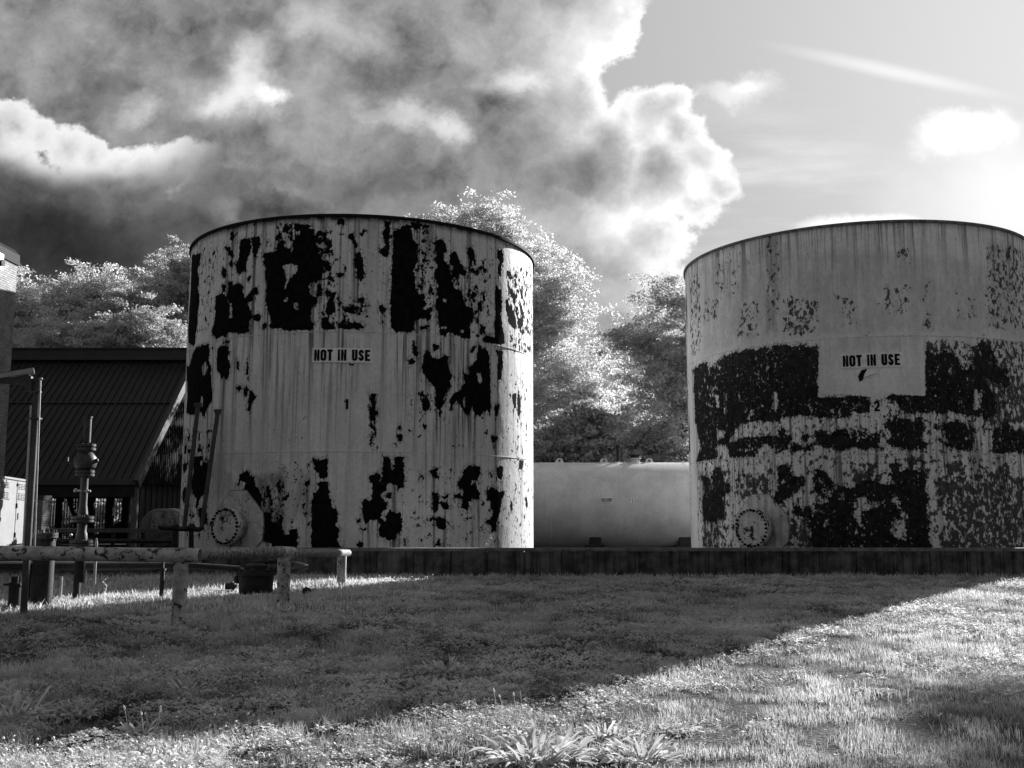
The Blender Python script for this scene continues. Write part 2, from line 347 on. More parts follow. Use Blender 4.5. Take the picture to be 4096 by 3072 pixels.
P_T1 = [
 ZA((160,485),(245,460),(235,560),(215,620),(228,700),(215,800),(228,860),(225,950),(210,1050),(215,1130),(195,1230),(190,1330),(130,1310),(125,1200),(135,1000),(150,800),(155,600)),
 ZA((615,330),(660,310),(720,330),(715,430),(690,500),(680,560),(672,640),(650,610),(620,660),(590,640),(570,570),(600,520),(620,450)),
 ZA((738,310),(770,300),(808,300),(800,370),(780,430),(765,520),(745,480),(735,400)), ZA((865,290),(890,350),(895,385),(870,380),(858,330)),
 ZA((530,260),(550,250),(568,300),(550,340),(525,325)), ZA((480,400),(525,395),(520,430),(550,440),(545,490),(515,480),(485,430)),
 ZA((510,530),(540,520),(545,580),(525,570)), ZA((450,600),(485,605),(480,680),(450,680)),
 ZA((840,450),(900,450),(960,430),(960,380),(985,340),(1030,320),(1040,390),(1060,410),(1090,440),(1130,460),(1120,360),(1150,290),(1200,260),(1200,210),(1250,210),(1310,235),(1330,300),(1345,400),(1360,460),(1390,490),(1400,600),(1390,700),(1350,740),(1290,745),(1270,800),(1290,880),(1350,880),(1340,940),(1290,950),(1280,1050),(1290,1100),(1320,1140),(1310,1180),(1180,1185),(1050,1195),(1000,1165),(900,1155),(925,1100),(890,1020),(860,900),(870,750),(855,650),(870,600),(845,560)),
 ZA((1125,180),(1270,185),(1310,210),(1200,240),(1150,250),(1130,220)), ZA((1045,200),(1110,200),(1100,225),(1060,250),(1045,230)),
 ZA((390,855),(430,840),(470,850),(490,900),(495,860),(510,820),(505,740),(550,730),(545,770),(610,745),(640,770),(640,820),(660,880),(700,850),(720,820),(750,790),(785,785),(790,840),(740,860),(735,900),(690,930),(700,980),(725,1030),(725,1080),(700,1100),(700,1200),(650,1225),(600,1215),(560,1200),(500,1200),(490,1240),(390,1265),(350,1200),(370,1130),(385,1050),(380,960)),
 ZA((445,760),(475,760),(475,820),(450,815)), ZA((680,680),(718,680),(715,710),(690,725)), ZA((740,1060),(780,1035),(820,1070),(800,1100),(755,1095)), ZA((825,1140),(860,1115),(870,1150),(840,1170)),
 ZA((1415,280),(1445,240),(1445,340),(1420,380),(1405,340)), ZA((1415,415),(1460,405),(1500,440),(1440,450)), ZA((1445,920),(1490,830),(1525,830),(1510,900),(1520,990),(1460,1050),(1430,1010)),
 ZA((1395,1070),(1450,1065),(1450,1110),(1500,1130),(1510,1175),(1385,1185)), ZA((1545,1130),(1590,1100),(1640,1130),(1690,1105),(1780,1130),(1790,1170),(1650,1185),(1550,1180)),
 ZA((1650,280),(1680,270),(1710,330),(1735,400),(1700,410),(1680,340),(1650,310)), ZA((1715,455),(1760,450),(1785,520),(1775,590),(1795,640),(1785,700),(1775,735),(1715,690),(1730,620),(1700,540)),
 ZA((1545,945),(1600,970),(1640,970),(1650,1010),(1690,950),(1705,1010),(1680,1030),(1600,1010)), ZA((1730,890),(1790,870),(1795,910),(1780,940),(1785,1020),(1765,1020),(1770,950)),
 ZA((1530,140),(1600,140),(1600,180),(1540,180)), ZA((1540,860),(1565,880),(1545,910),(1530,880)), ZA((1520,650),(1620,640),(1600,670),(1560,680)), ZA((1340,740),(1390,760),(1390,860),(1350,850)),
 ZA((200,1355),(250,1325),(320,1320),(325,1420),(320,1460),(345,1540),(345,1620))+ZC((315,100),(325,200),(320,270),(290,320),(260,410),(235,400),(230,370),(200,370),(160,400),(100,370),(110,200),(105,80))+ZA((150,1500),(165,1420)),
 ZA((400,1370),(440,1335),(500,1335),(520,1400),(505,1440),(520,1500),(515,1620),(490,1650),(470,1620),(440,1650),(425,1600),(395,1540),(400,1440)),
 ZA((455,1290),(515,1290),(490,1315),(460,1310)), ZA((590,1470),(605,1470),(605,1560),(592,1560)), ZA((680,1465),(695,1465),(690,1650),(675,1600)), ZA((345,1345),(360,1345),(355,1395)), ZA((110,1520),(145,1530),(150,1659),(110,1659)),
 ZC((535,145),(580,135),(575,185),(540,190)), ZC((590,170),(615,135),(640,160),(630,220),(610,230)), ZC((650,170),(665,175),(700,240),(680,270),(660,300),(655,370),(640,350),(650,250)),
 ZC((160,755),(240,755),(250,800),(285,810),(300,890),(310,920),(260,1090),(230,1095),(210,1150),(195,1210),(180,1190),(190,1120),(150,1070),(145,980),(165,900)),
 ZC((205,1220),(230,1200),(285,1260),(280,1340),(250,1350),(220,1330)), ZC((70,830),(110,810),(100,870),(75,900)), ZC((85,650),(105,650),(100,730),(80,735)), ZC((110,580),(128,580),(120,630)), ZC((110,690),(140,685),(135,730),(110,730)), ZC((65,1050),(100,1020),(95,1100),(80,1165),(65,1120)),
 ZC((545,960),(560,920),(610,885),(640,880),(660,910),(690,930),(700,1000),(720,1020),(745,1060),(745,1100),(760,1130),(755,1200),(770,1280),(775,1300),(755,1275),(690,1190),(600,1100),(595,1060),(620,980),(580,960),(560,1020),(548,1030)),
 ZC((775,1300),(820,1290),(850,1330),(930,1350),(950,1420),(980,1440),(1020,1390),(1060,1400),(1065,1645),(860,1645),(850,1500),(760,1490),(775,1440),(785,1400)),
 ZC((1208,770),(1270,788),(1330,770),(1332,880),(1330,945),(1270,945),(1250,895),(1220,885),(1208,830)),
 ZC((1260,985),(1290,972),(1330,980),(1340,1060),(1360,1130),(1370,1180),(1410,1260),(1400,1350),(1430,1410),(1425,1480),(1470,1645),(1185,1645),(1190,1400),(1195,1200),(1200,1070),(1240,1065)),
 ZC((1130,975),(1170,965),(1175,1000),(1150,1015)), ZD((182,210),(210,212),(215,300),(215,350),(245,390),(215,400),(215,435),(190,440),(180,360),(190,300)),
 ZC((1580,1520),(1610,1490),(1640,1510),(1640,1545),(1580,1545)), ZC((1620,1380),(1670,1375),(1670,1405),(1630,1415)), ZC((1585,1310),(1620,1300),(1615,1335),(1590,1330)),
 ZB((330,150),(380,160),(380,250),(375,400),(370,495),(330,500),(290,450),(300,420),(340,410),(330,330),(310,280),(330,220)),
 ZB((410,240),(480,230),(530,180),(580,200),(585,260),(600,330),(630,370),(640,450),(645,520),(620,580),(600,620),(615,700),(620,800),(640,850),(680,850),(720,870),(700,900),(730,930),(720,960),(690,960),(680,990),(730,1000),(760,960),(780,990),(760,1020),(770,1080),(740,1090),(680,1070),(620,1110),(620,1190),(540,1210),(440,1200),(400,1160),(385,1080),(390,900),(390,700),(395,500),(405,350)),
 ZB((580,170),(640,170),(680,190),(660,230),(600,230)), ZB((680,185),(750,200),(740,220),(690,220)), ZB((650,1150),(740,1135),(740,1170),(670,1190)),
 ZB((820,330),(860,330),(900,360),(920,430),(890,470),(900,530),(940,570),(950,640),(980,690),(1030,690),(1020,710),(950,710),(960,760),(1000,800),(1050,820),(1070,880),(1100,960),(1160,970),(1175,1020),(1160,1080),(1145,1120),(1140,1170),(1145,1270),(1050,1260),(1040,1230),(990,1250),(980,1220),(920,1200),(900,1240),(850,1220),(840,1100),(830,1020),(800,970),(830,880),(825,800),(835,750),(810,700),(800,620),(830,600),(815,420)),
 ZB((950,490),(985,435),(1025,480),(1030,520),(1060,570),(1075,610),(1110,630),(1100,660),(1060,665),(1025,635),(1010,690),(970,695),(965,650),(975,580),(940,540)),
 ZB((1115,415),(1150,400),(1170,420),(1180,500),(1195,560),(1175,575),(1165,530),(1150,580),(1135,560),(1130,500),(1112,470)), ZB((1140,610),(1180,600),(1190,640),(1160,660)),
 ZB((1400,430),(1440,430),(1455,470),(1455,540),(1435,590),(1425,685),(1405,650),(1400,600),(1415,540),(1395,500)),
 ZB((1380,735),(1400,770),(1430,810),(1440,900),(1440,970),(1430,1050),(1440,1100),(1455,1200),(1465,1320),(1410,1325),(1330,1310),(1265,1290),(1290,1245),(1370,1250),(1370,1130),(1385,1010),(1370,900)),
 ZB((1475,900),(1495,895),(1510,960),(1550,1000),(1575,1080),(1580,1150),(1560,1180),(1500,1110),(1480,1000)), ZB((1510,790),(1540,810),(1570,850),(1565,920),(1545,940),(1530,860)), ZB((1590,1080),(1640,1050),(1640,1130),(1620,1180),(1590,1160)),
 ZB((1200,915),(1240,930),(1260,980),(1245,1010),(1215,990)), ZB((1250,1150),(1285,1155),(1270,1220),(1250,1200)), ZB((1150,870),(1160,830),(1195,820),(1190,860),(1160,890)), ZB((1490,630),(1515,640),(1510,680),(1490,660)), ZB((1565,650),(1585,660),(1580,700)),
 ZB((270,960),(300,940),(340,990),(310,1030),(290,1020)), ZB((290,1100),(320,1095),(325,1130),(300,1135)), ZB((650,1290-540),(680,760),(690,800),(665,800)), ZB((770,830),(800,825),(800,855),(775,860)),
 ZB((595,1290),(610,1285),(605,1330),(630,1350),(640,1400),(640,1440),(610,1420),(595,1370)), ZB((555,1470),(580,1455),(610,1475),(600,1505),(565,1510)), ZB((790,1335),(840,1330),(840,1360),(800,1380)),
 ZB((700,1400),(740,1380),(760,1440),(800,1450),(850,1460),(900,1430),(925,1440),(930,1550),(960,1590),(980,1650))+ZD((900,60),(870,100),(880,140),(850,170),(830,230),(830,290),(800,330),(800,400),(810,420),(785,410),(770,340),(740,310),(745,240),(750,170),(740,130),(700,100),(650,40))+ZB((680,1580),(695,1500)),
 ZB((1140,1390),(1170,1340),(1200,1345),(1160,1395)),
 ZB((1220,1330),(1260,1360),(1310,1390),(1325,1450),(1325,1659))+ZD((1225,100),(1225,250),(1230,330),(1220,390),(1200,350),(1170,370),(1130,400),(1100,390),(1060,310),(1040,380),(990,360),(985,340),(940,270),(900,290),(880,350),(875,250),(920,200),(960,190),(970,150),(1000,120),(985,50))+ZB((1070,1580),(1120,1600),(1120,1530),(1160,1510),(1200,1470),(1215,1400)),
 ZB((1380,1370),(1420,1375),(1450,1400),(1445,1560),(1430,1659))+ZD((1330,90),(1290,90),(1290,0))+ZB((1400,1560),(1405,1450)),
 ZD((1255,310),(1305,300),(1300,350),(1280,415),(1265,390)), ZD((625,270),(640,240),(670,230),(700,290),(690,320),(660,360),(625,310)), ZD((1415,210),(1450,205),(1450,330),(1430,340)), ZD((1470,180),(1490,280),(1480,420),(1468,400),(1460,280)),
 ZD((1240,580),(1290,580),(1290,600),(1255,640),(1235,610)), ZD((640,480),(670,470),(670,510),(640,520)), ZD((415,570),(450,560),(455,600),(440,630),(410,610)), ZD((425,485),(445,485),(440,520),(425,515)), ZD((380,640),(410,640),(395,660)),
 ZD((290,755),(345,770),(350,830),(370,890),(390,860),(385,790),(400,765),(465,765),(470,900),(480,920),(460,1030),(430,1045),(395,1010),(350,980),(310,1010),(310,1040),(265,1080),(275,1130),(320,1160),(325,1210),(280,1240),(265,1290),(310,1330),(320,1260),(350,1215),(370,1240),(440,1250),(455,1300),(455,1410),(400,1440),(380,1470),(350,1500),(300,1470),(260,1450),(250,1400),(265,1350),(235,1310),(180,1300),(150,1340),(120,1350),(110,1200),(120,1130),(150,1130),(180,1170),(195,1060),(190,1000),(170,920),(240,905),(260,930),(250,960),(275,1010),(290,990),(285,850)),
 ZD((330,1060),(350,1080),(350,1120),(325,1110)), ZD((710,880),(760,855),(770,870),(750,900),(780,940),(740,940),(715,910)), ZD((720,1080),(760,1080),(765,1150),(770,1200),(740,1230),(715,1200),(730,1150)), ZD((780,1160),(820,1150),(860,1190),(850,1225),(810,1210)), ZD((745,1300),(770,1285),(810,1300),(840,1300),(840,1370),(800,1390),(760,1370)),
 ZD((820,1110),(855,1095),(850,1120),(825,1130)), ZD((685,1330),(700,1290),(720,1290),(695,1350)),
 ZD((940,990),(960,960),(985,930),(990,880),(1040,830),(1060,850),(1130,850),(1140,900),(1110,960),(1055,960),(1055,1000),(1090,1000),(1130,1090),(1120,1120),(1060,1120),(1030,1160),(1030,1240),(985,1190),(985,1100),(1005,1050),(945,1030)), ZD((910,1090),(960,1080),(965,1115),(920,1115)),
 ZD((1195,1060),(1230,1025),(1290,1040),(1310,1070),(1350,1065),(1330,1110),(1320,1160),(1310,1240),(1285,1300),(1270,1350),(1275,1400),(1240,1410),(1235,1360),(1190,1340),(1185,1300),(1240,1290),(1255,1240),(1230,1200),(1235,1150),(1200,1130)),
 ZD((1275,870),(1310,830),(1335,840),(1335,920),(1320,965),(1290,950)), ZD((1215,880),(1245,920),(1235,970),(1220,920)), ZD((1403,1150),(1420,1150),(1420,1240),(1400,1220)), ZD((1480,790),(1515,800),(1500,880),(1470,870)), ZD((1530,1120),(1545,1110),(1550,1200),(1535,1190)),
 ZD((735,1510),(780,1485),(790,1530),(730,1540)), ZD((610,1490),(630,1480),(620,1510)), ZD((1290,1320),(1310,1320),(1300,1365)), ZD((470,1480),(490,1490),(480,1520)), ZD((605,930),(630,925),(630,945),(610,945)), ZD((600,1290),(610,1290),(600,1310)), ZD((590,1355),(625,1360),(600,1370)),
]
H_T1 = [
 ZA((1015,580),(1075,545),(1165,570),(1160,630),(1110,680),(1080,730),(1060,780),(1045,840),(1035,790),(1050,720),(1040,640)), ZA((1105,925),(1160,920),(1165,990),(1120,990)), ZA((1035,870),(1090,870),(1085,900),(1050,930),(1035,920)), ZA((1270,770),(1310,730),(1330,750),(1310,830),(1300,880),(1270,830)),
 ZA((518,935),(540,930),(538,1070),(515,1070)), ZA((490,900),(500,880),(525,930),(500,940)), ZA((260,1520),(290,1480),(315,1550),(300,1590),(270,1620),(255,1570)), ZC((215,790),(245,800),(230,850)), ZB((870,890),(915,890),(915,930),(870,920)), ZB((1050,1180),(1080,1190),(1060,1210)),
 ZD((1110,40),(1140,10),(1155,100),(1140,150),(1115,100)), ZD((980,260),(1000,240),(1020,330),(990,330)), ZC((225,230),(245,240),(240,320),(225,300)), ZB((860,1150),(920,1150),(910,1180),(870,1180)),
 ZC((1265,946),(1333,946),(1333,971),(1265,971))]
# (polygon, density) of small flakes
S_T1 = [(ZA((130,300),(1900,120),(1900,1180),(130,1330)), .50), (ZA((1330,240),(1500,240),(1500,880),(1370,880)), .85), (ZA((950,180),(1330,180),(1130,460),(950,400)), .8), (ZA((250,400),(420,400),(330,1200),(230,1200)), .66),
 (ZB((0,120),(1740,420),(1740,1450),(0,1180)), .50), (ZB((600,200),(830,250),(820,1000),(620,900)), .72), (ZB((900,650),(1350,500),(1350,1250),(1100,1250)), .72), (ZB((1480,600),(1740,560),(1740,1430),(1520,1400)), .80), (ZA((1380,800),(1800,850),(1800,1180),(1380,1180)), .7),
 (ZD((150,200),(250,200),(250,700),(150,700)), .78), (ZD((480,0),(1500,0),(1500,700),(480,700)), .5), (ZD((470,850),(1600,850),(1600,1545),(470,1545)), .58), (ZC((60,500),(320,500),(320,1500),(30,1500)), .66), (ZD((1350,0),(1600,0),(1600,1545),(1380,1545)), .62), (ZC((820,800),(1200,800),(1200,1400),(820,1400)), .6), (ZC((750,1000),(960,1000),(960,1500),(760,1400)), .82), (ZD((600,200),(720,200),(720,400),(600,400)), .8)]
ST_T1 = [(ZC((700,930),(960,900),(960,1400),(760,1300)), .55), (ZC((1060,880),(1190,880),(1190,1280),(1030,1280)), .35), (ZC((320,760),(500,900),(560,1100),(340,1100)), .25), (ZA((1790,150),(1890,150),(1890,1180),(1830,1180)), .15), (ZB((700,230),(780,230),(780,500),(710,500)), .5), (ZC((340,740),(900,780),(860,900),(340,860)), .15)]
P_T2 = [
 ZE((105,1000),(200,955),(215,1010),(330,900),(440,880),(520,870),(600,850),(680,845),(890,850),(905,880),(905,1060))+ZF((1255,0),(1265,200),(1440,195),(1548,190))+ZG((140,190),(190,260),(180,320),(30,350))+ZF((1500,370),(1300,370),(1150,360),(1000,370),(940,360),(930,400),(760,410),(700,400),(660,430),(570,450),(530,490),(500,540),(480,560),(480,640),(440,600),(380,620),(340,640),(380,700),(370,740),(250,750),(190,770),(230,650),(200,500),(180,400),(170,200),(170,0)),
 ZF((480,600),(640,560),(880,540),(890,600),(860,640),(790,610),(720,650),(700,720),(540,730),(480,710),(465,640)), ZF((940,460),(970,480),(990,540),(1030,570),(990,620),(1000,660),(910,680),(905,560)), ZF((1030,640),(1070,605),(1130,640),(1200,620),(1210,650),(1040,665)), ZF((1140,510),(1190,540),(1160,590),(1130,560)),
 ZF((1250,500),(1320,490),(1350,560),(1420,490),(1500,490),(1548,560))+ZG((0,570),(60,570),(70,590),(180,550),(280,510),(270,650),(170,660),(40,650))+ZF((1548,655),(1440,650),(1330,640),(1250,600)), ZG((20,500),(140,505),(130,540),(40,540)),
 ZG((320,420),(360,410),(420,380),(500,400),(560,410),(620,360),(640,390),(650,430),(680,440),(640,540),(600,560),(690,600),(680,650),(590,650),(480,640),(330,610),(320,560),(350,560),(380,530),(360,480),(320,460)),
 ZE((1590,880),(1640,900),(1700,880),(1790,900),(1800,960),(1840,1000),(1890,960),(1900,870),(1950,815),(2000,850),(2010,900),(2050,980),(2110,1010),(2115,1109))+ZG((1180,20),(1300,200),(1290,330),(1200,400),(1180,330),(1130,375),(1085,360),(900,335),(650,330),(520,340),(450,280),(430,220),(340,200),(330,180),(685,170),(680,0)),
 ZG((830,420),(900,405),(1080,410),(1085,470),(1100,490),(1085,660),(960,665),(830,610),(765,570),(775,550),(865,590),(870,500),(830,470)), ZG((755,435),(790,430),(775,480),(755,470)),
 ZG((1270,480),(1400,420),(1430,480),(1700,480),(1700,690),(1370,690),(1270,680)),
 ZF((345,840),(400,825),(425,870),(430,1000),(440,1120),(430,1250),(350,1290),(300,1300),(260,1290),(240,1180),(260,1000),(240,900),(290,905),(340,900)), ZF((450,960),(480,960),(485,1040),(460,1060)),
 ZF((915,860),(915,810),(970,790),(1030,800),(1030,850),(1080,900),(1140,910),(1130,970),(1090,980),(1050,1050),(990,1090),(910,1150),(855,1130),(880,1050),(930,1030),(915,950)),
 ZF((1210,835),(1290,840),(1350,880),(1390,960),(1450,990),(1548,1010),(1548,1695),(1260,1695),(1200,1350),(1240,1150),(1390,1120),(1300,1090),(1220,1030),(1240,950)), ZF((1060,1160),(1100,1150),(1130,1210),(1180,1160),(1210,1190),(1200,1260),(1120,1250),(1070,1260)),
 ZG((0,1010),(40,1020),(60,1110),(10,1130),(50,1250),(80,1330),(140,1350),(150,1400),(350,1400),(420,1480),(500,1440),(520,1300),(510,1210),(440,1110),(400,1050),(370,1000),(380,930),(330,870),(380,860),(375,790),(410,770),(450,790),(450,840),(640,850),(680,890),(690,1100),(710,1300),(705,1695),(0,1695)),
 ZG((60,960),(150,940),(270,960),(380,970),(390,1040),(370,1120),(420,1170),(440,1250),(400,1300),(370,1290),(360,1450),(150,1400),(110,1290),(110,1210),(200,1190),(250,1200),(300,1130),(270,1110),(200,1140),(150,1080),(60,1080)),
]
H_T2 = [ZF((860,140),(910,130),(915,250),(900,330),(880,370),(860,300)), ZF((436,160),(458,160),(462,470),(450,460)), ZF((350,170),(385,180),(395,290),(370,290)), ZF((560,110),(590,230),(560,230)), ZF((1340,290),(1410,290),(1410,360),(1370,310)), ZF((1180,230),(1210,250),(1220,350),(1190,340)), ZF((680,290),(700,360),(650,390),(640,350)), ZF((370,480),(440,470),(440,560),(370,580)), ZF((565,655),(700,645),(700,670),(570,680)),
 ZG((1100,110),(1160,150),(1180,310),(1100,310)), ZG((945,230),(1020,230),(980,260)), ZG((1010,20),(1110,20),(1100,70),(1040,60)), ZF((300,950),(340,960),(340,1030),(305,1020)), ZG((280,180),(325,180),(310,690),(285,690))]
S_T2 = [(ZE((60,300),(2300,80),(2300,800),(60,900)), .60), (ZE((690,520),(910,560),(910,780),(690,780)), .80), (ZE((180,530),(290,540),(280,690),(180,690)), .72), (ZE((430,560),(540,560),(530,790),(380,800)), .72), (ZE((570,150),(680,150),(660,720),(570,720)), .66), (ZE((1000,480),(1090,480),(1090,560),(1000,560)), .72), (ZE((1310,460),(1480,460),(1480,650),(1310,640)), .75), (ZE((250,200),(420,180),(400,520),(240,560)), .60), (ZE((1560,400),(1640,400),(1640,760),(1570,760)), .62), (ZE((1050,540),(1160,540),(1160,720),(1050,720)), .64), (ZE((1780,480),(1900,480),(1920,700),(1780,700)), .60), (ZE((1400,220),(1490,220),(1490,290),(1400,290)), .85), (ZE((90,400),(160,380),(170,900),(100,930)), .72), (ZE((1970,200),(2300,250),(2300,760),(1970,750)), .74),
 (ZF((540,860),(840,860),(840,1110),(520,1110)), .9), (ZF((240,840),(460,840),(460,1535),(240,1535)), .88), (ZF((240,1350),(450,1350),(450,1535),(240,1535)), .85), (ZG((20,770),(280,770),(280,980),(20,990)), .9), (ZF((1000,1250),(1260,1250),(1300,1535),(1000,1535)), .9),
 (ZG((850,800),(930,740),(1000,750),(1050,800),(1060,870),(1100,900),(1150,870),(1140,770),(1230,800),(1240,850),(1360,780),(1420,755),(1430,880),(1700,920),(1700,1695),(800,1695),(780,1400),(850,1300),(740,1100),(720,900),(790,890),(850,870)), .94),
 (ZG((1180,0),(1700,0),(1700,480),(1400,430),(1260,470),(1180,380)), .96), (ZE((1590,800),(1800,800),(1800,900),(1590,900)), .85), (ZE((1790,810),(2300,830),(2300,1109),(1790,1109)), .84), (ZF((1210,100),(1260,100),(1260,180)), .6), (ZF((760,430),(1250,430),(1250,680),(760,680)), .72), (ZG((0,360),(300,360),(300,640),(0,640)), .6), (ZG((340,180),(460,200),(520,400),(340,420)), .8), (ZF((850,780),(1240,780),(1240,1535),(850,1200)), .62),
 (ZF((100,0),(200,0),(200,1535),(120,1535)), .66), (ZG((560,740),(690,760),(680,880),(480,860)), .85)]
ST_T2 = [(ZE((240,330),(420,330),(400,620),(240,640)), .16), (ZE((940,480),(1500,440),(1500,640),(940,720)), .13), (ZE((700,200),(900,180),(900,560),(700,600)), .12), (ZE((1560,350),(1960,350),(1960,760),(1560,760)), .12), (ZE((80,400),(180,380),(180,900),(90,930)), .18), (ZE((480,160),(560,150),(560,760),(500,760)), .20), (ZE((560,150),(660,150),(650,760),(570,760)), .35), (ZE((1310,470),(1470,470),(1460,640),(1310,620)), .22), (ZE((700,540),(910,580),(900,760),(700,740)), .2), (ZE((1990,180),(2130,200),(2120,740),(2000,740)), .25), (ZE((1030,800),(1440,800),(1420,880),(1030,850)), .15)]
def tankmat(name, amp1, amp2, sc1, spk_scale, rust, base, spk_dark, haze, bias, holes, fl=.555):
    t = NT(name)
    c = t.coords((1, 1, .8)); pe = t.attr('peel'); sp = t.attr('speckle'); sk = t.attr('streak'); st = t.attr('stain'); hz = t.attr('height')
    n1 = t.noise(c, sc1, 5, .62, .3); n2 = t.noise(c, sc1*5, 6, .66)
    f = t.math('ADD', pe, t.math('ADD', t.math('MULTIPLY', t.math('SUBTRACT', n1, .5), amp1), t.math('MULTIPLY', t.math('SUBTRACT', n2, .5), amp2)))
    f = t.math('ADD', f, bias)
    m1 = t.mr(f, -.003, .006)
    if holes:
        nh = t.noise(t.coords((1, 1, .72)), 8.0, 8, .70); m1 = t.math('MULTIPLY', m1, t.math('SUBTRACT', 1.0, t.mr(t.math('ADD', nh, t.math('MULTIPLY', t.math('SUBTRACT', t.noise(c, 1.1, 3), .5), .28)), .600, .615)))
        nh = t.noise(t.coords((1, 1, .6)), 22, 5, .65); m1 = t.math('MULTIPLY', m1, t.math('SUBTRACT', 1.0, t.mr(nh, .63, .66)))
    ns = t.noise(t.coords((1, 1, .78)), spk_scale*.85, 8, .68)
    th = t.mix(sp, .80, .445)
    m2 = t.mr(t.math('SUBTRACT', ns, th), -.004, .012)
    n3 = t.noise(t.coords((1, 1, .5)), 21, 4, .6)
    m3 = t.mr(t.math('SUBTRACT', n3, t.mix(sp, .80, fl)), -.004, .02)
    mask = t.math('MAXIMUM', m1, t.math('MULTIPLY', t.math('MAXIMUM', m2, m3), spk_dark))
    mott = t.mr(t.noise(c, 1.3, 6, .6), .3, .7, .88, 1.08); mott2 = t.mr(t.noise(c, 14, 5, .7), .35, .7, 1.05, .88)
    s1 = t.noise(t.coords((7, 7, .28)), 1, 3, .5); s2 = t.noise(t.coords((22, 22, .55)), 1, 3, .6)
    stre = t.math('MULTIPLY', t.mr(t.math('ADD', t.math('MULTIPLY', s1, .5), t.math('MULTIPLY', s2, .5)), .47, .62), t.mr(sk, 0.0, 1.0, .07, .95))
    col = t.math('MULTIPLY', t.math('MULTIPLY', mott, mott2), base)
    col = t.math('MULTIPLY', col, t.math('SUBTRACT', 1.0, t.math('MULTIPLY', stre, .85)))
    stn = t.math('MULTIPLY', st, t.mr(t.noise(t.coords((5, 5, 1.6)), 1.4, 7, .65), .30, .6, .35, 1.25))
    col = t.math('MULTIPLY', col, t.math('SUBTRACT', 1.0, t.math('MINIMUM', stn, .93)))
    col = t.math('MULTIPLY', col, t.mr(hz, 0.0, 1.0, 1.0, haze, smooth=False))  # paints lens glare into the colour, lighter towards the top of tank 2
    edge = t.math('MULTIPLY', t.mr(f, -.022, -.002), t.math('SUBTRACT', 1.0, m1))       # curled, slightly brighter flake lips
    col = t.math('MULTIPLY', col, t.math('ADD', 1.0, t.math('MULTIPLY', edge, .10)))
    fr = t.math('MULTIPLY', t.mr(t.math('ADD', f, t.math('MULTIPLY', t.math('SUBTRACT', s2, .45), .22)), -.06, .0), t.mr(n2, .42, .6)); col = t.math('MULTIPLY', col, t.math('SUBTRACT', 1.0, t.math('MULTIPLY', fr, .55)))
    rc = t.math('MULTIPLY', t.math('MULTIPLY', rust, t.mr(hz, .45, 1.0, 1.0, 1.0+(haze-1)*6)), t.mr(t.noise(c, 9, 6, .7), .3, .7, .55, 1.7))  # bare rust also lightened with height for the painted glare
    col = t.mix(mask, col, rc)
    hgt = t.math('ADD', t.math('MULTIPLY', t.math('SUBTRACT', 1.0, mask), 1.0), t.math('MULTIPLY', t.noise(c, 2.2, 4), 1.2))
    m = t.surf(col, t.mix(mask, .62, .95), 0, hgt, .014, 1, .25)
    for nd in t.t.nodes:
        if nd.type == 'BSDF_PRINCIPLED': t.set(nd.inputs['Specular IOR Level'], t.mix(mask, .25, .02))
    return m
M['tank1'] = tankmat('peeling white tank paint', .15, .15, 3.8, 8.5, .008, .74, 1.0, 1.0, .010, .0, .525)
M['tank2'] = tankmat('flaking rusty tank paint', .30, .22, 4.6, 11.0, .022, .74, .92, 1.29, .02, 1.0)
M['manplate'] = grime('grey plate paint', .56, .2, 5, .6, .3, streak=.35, spots=.15)
M['cover'] = grime('rust blotched cover paint', .60, .2, 3.2, .6, .4, streak=.2, spots=.36, spotcol=.02)
M['weldgrime'] = grime('grimy weld bead', .16, .6, 7, .8, .5)
M['neckp'] = grime('neck paint with painted shade and stains', .30, .5, 6, .7, .4, streak=.4)  # base tone darkened to paint the neck's shadow; streaks are stains
M['rimrust'] = grime('rusted rim', .014, .5, 12, .8, .5, spec=.1)
M['rimgrey'] = grime('grey rim', .16, .5, 12, .7, .5)
M['seam'] = grime('painted weld bead', .6, .2, 8, .6, .5, spots=.1)
CL = {2: [ZE((908, 790), (1585, 790), (1588, 1165), (1350, 1150), (1290, 1180), (1180, 1165), (1030, 1150), (908, 1160))], 1: [ZA((1280,1340),(1900,1340),(1900,1500),(1280,1500)), ZC((1200,20),(1660,20),(1660,640),(1200,640))]}
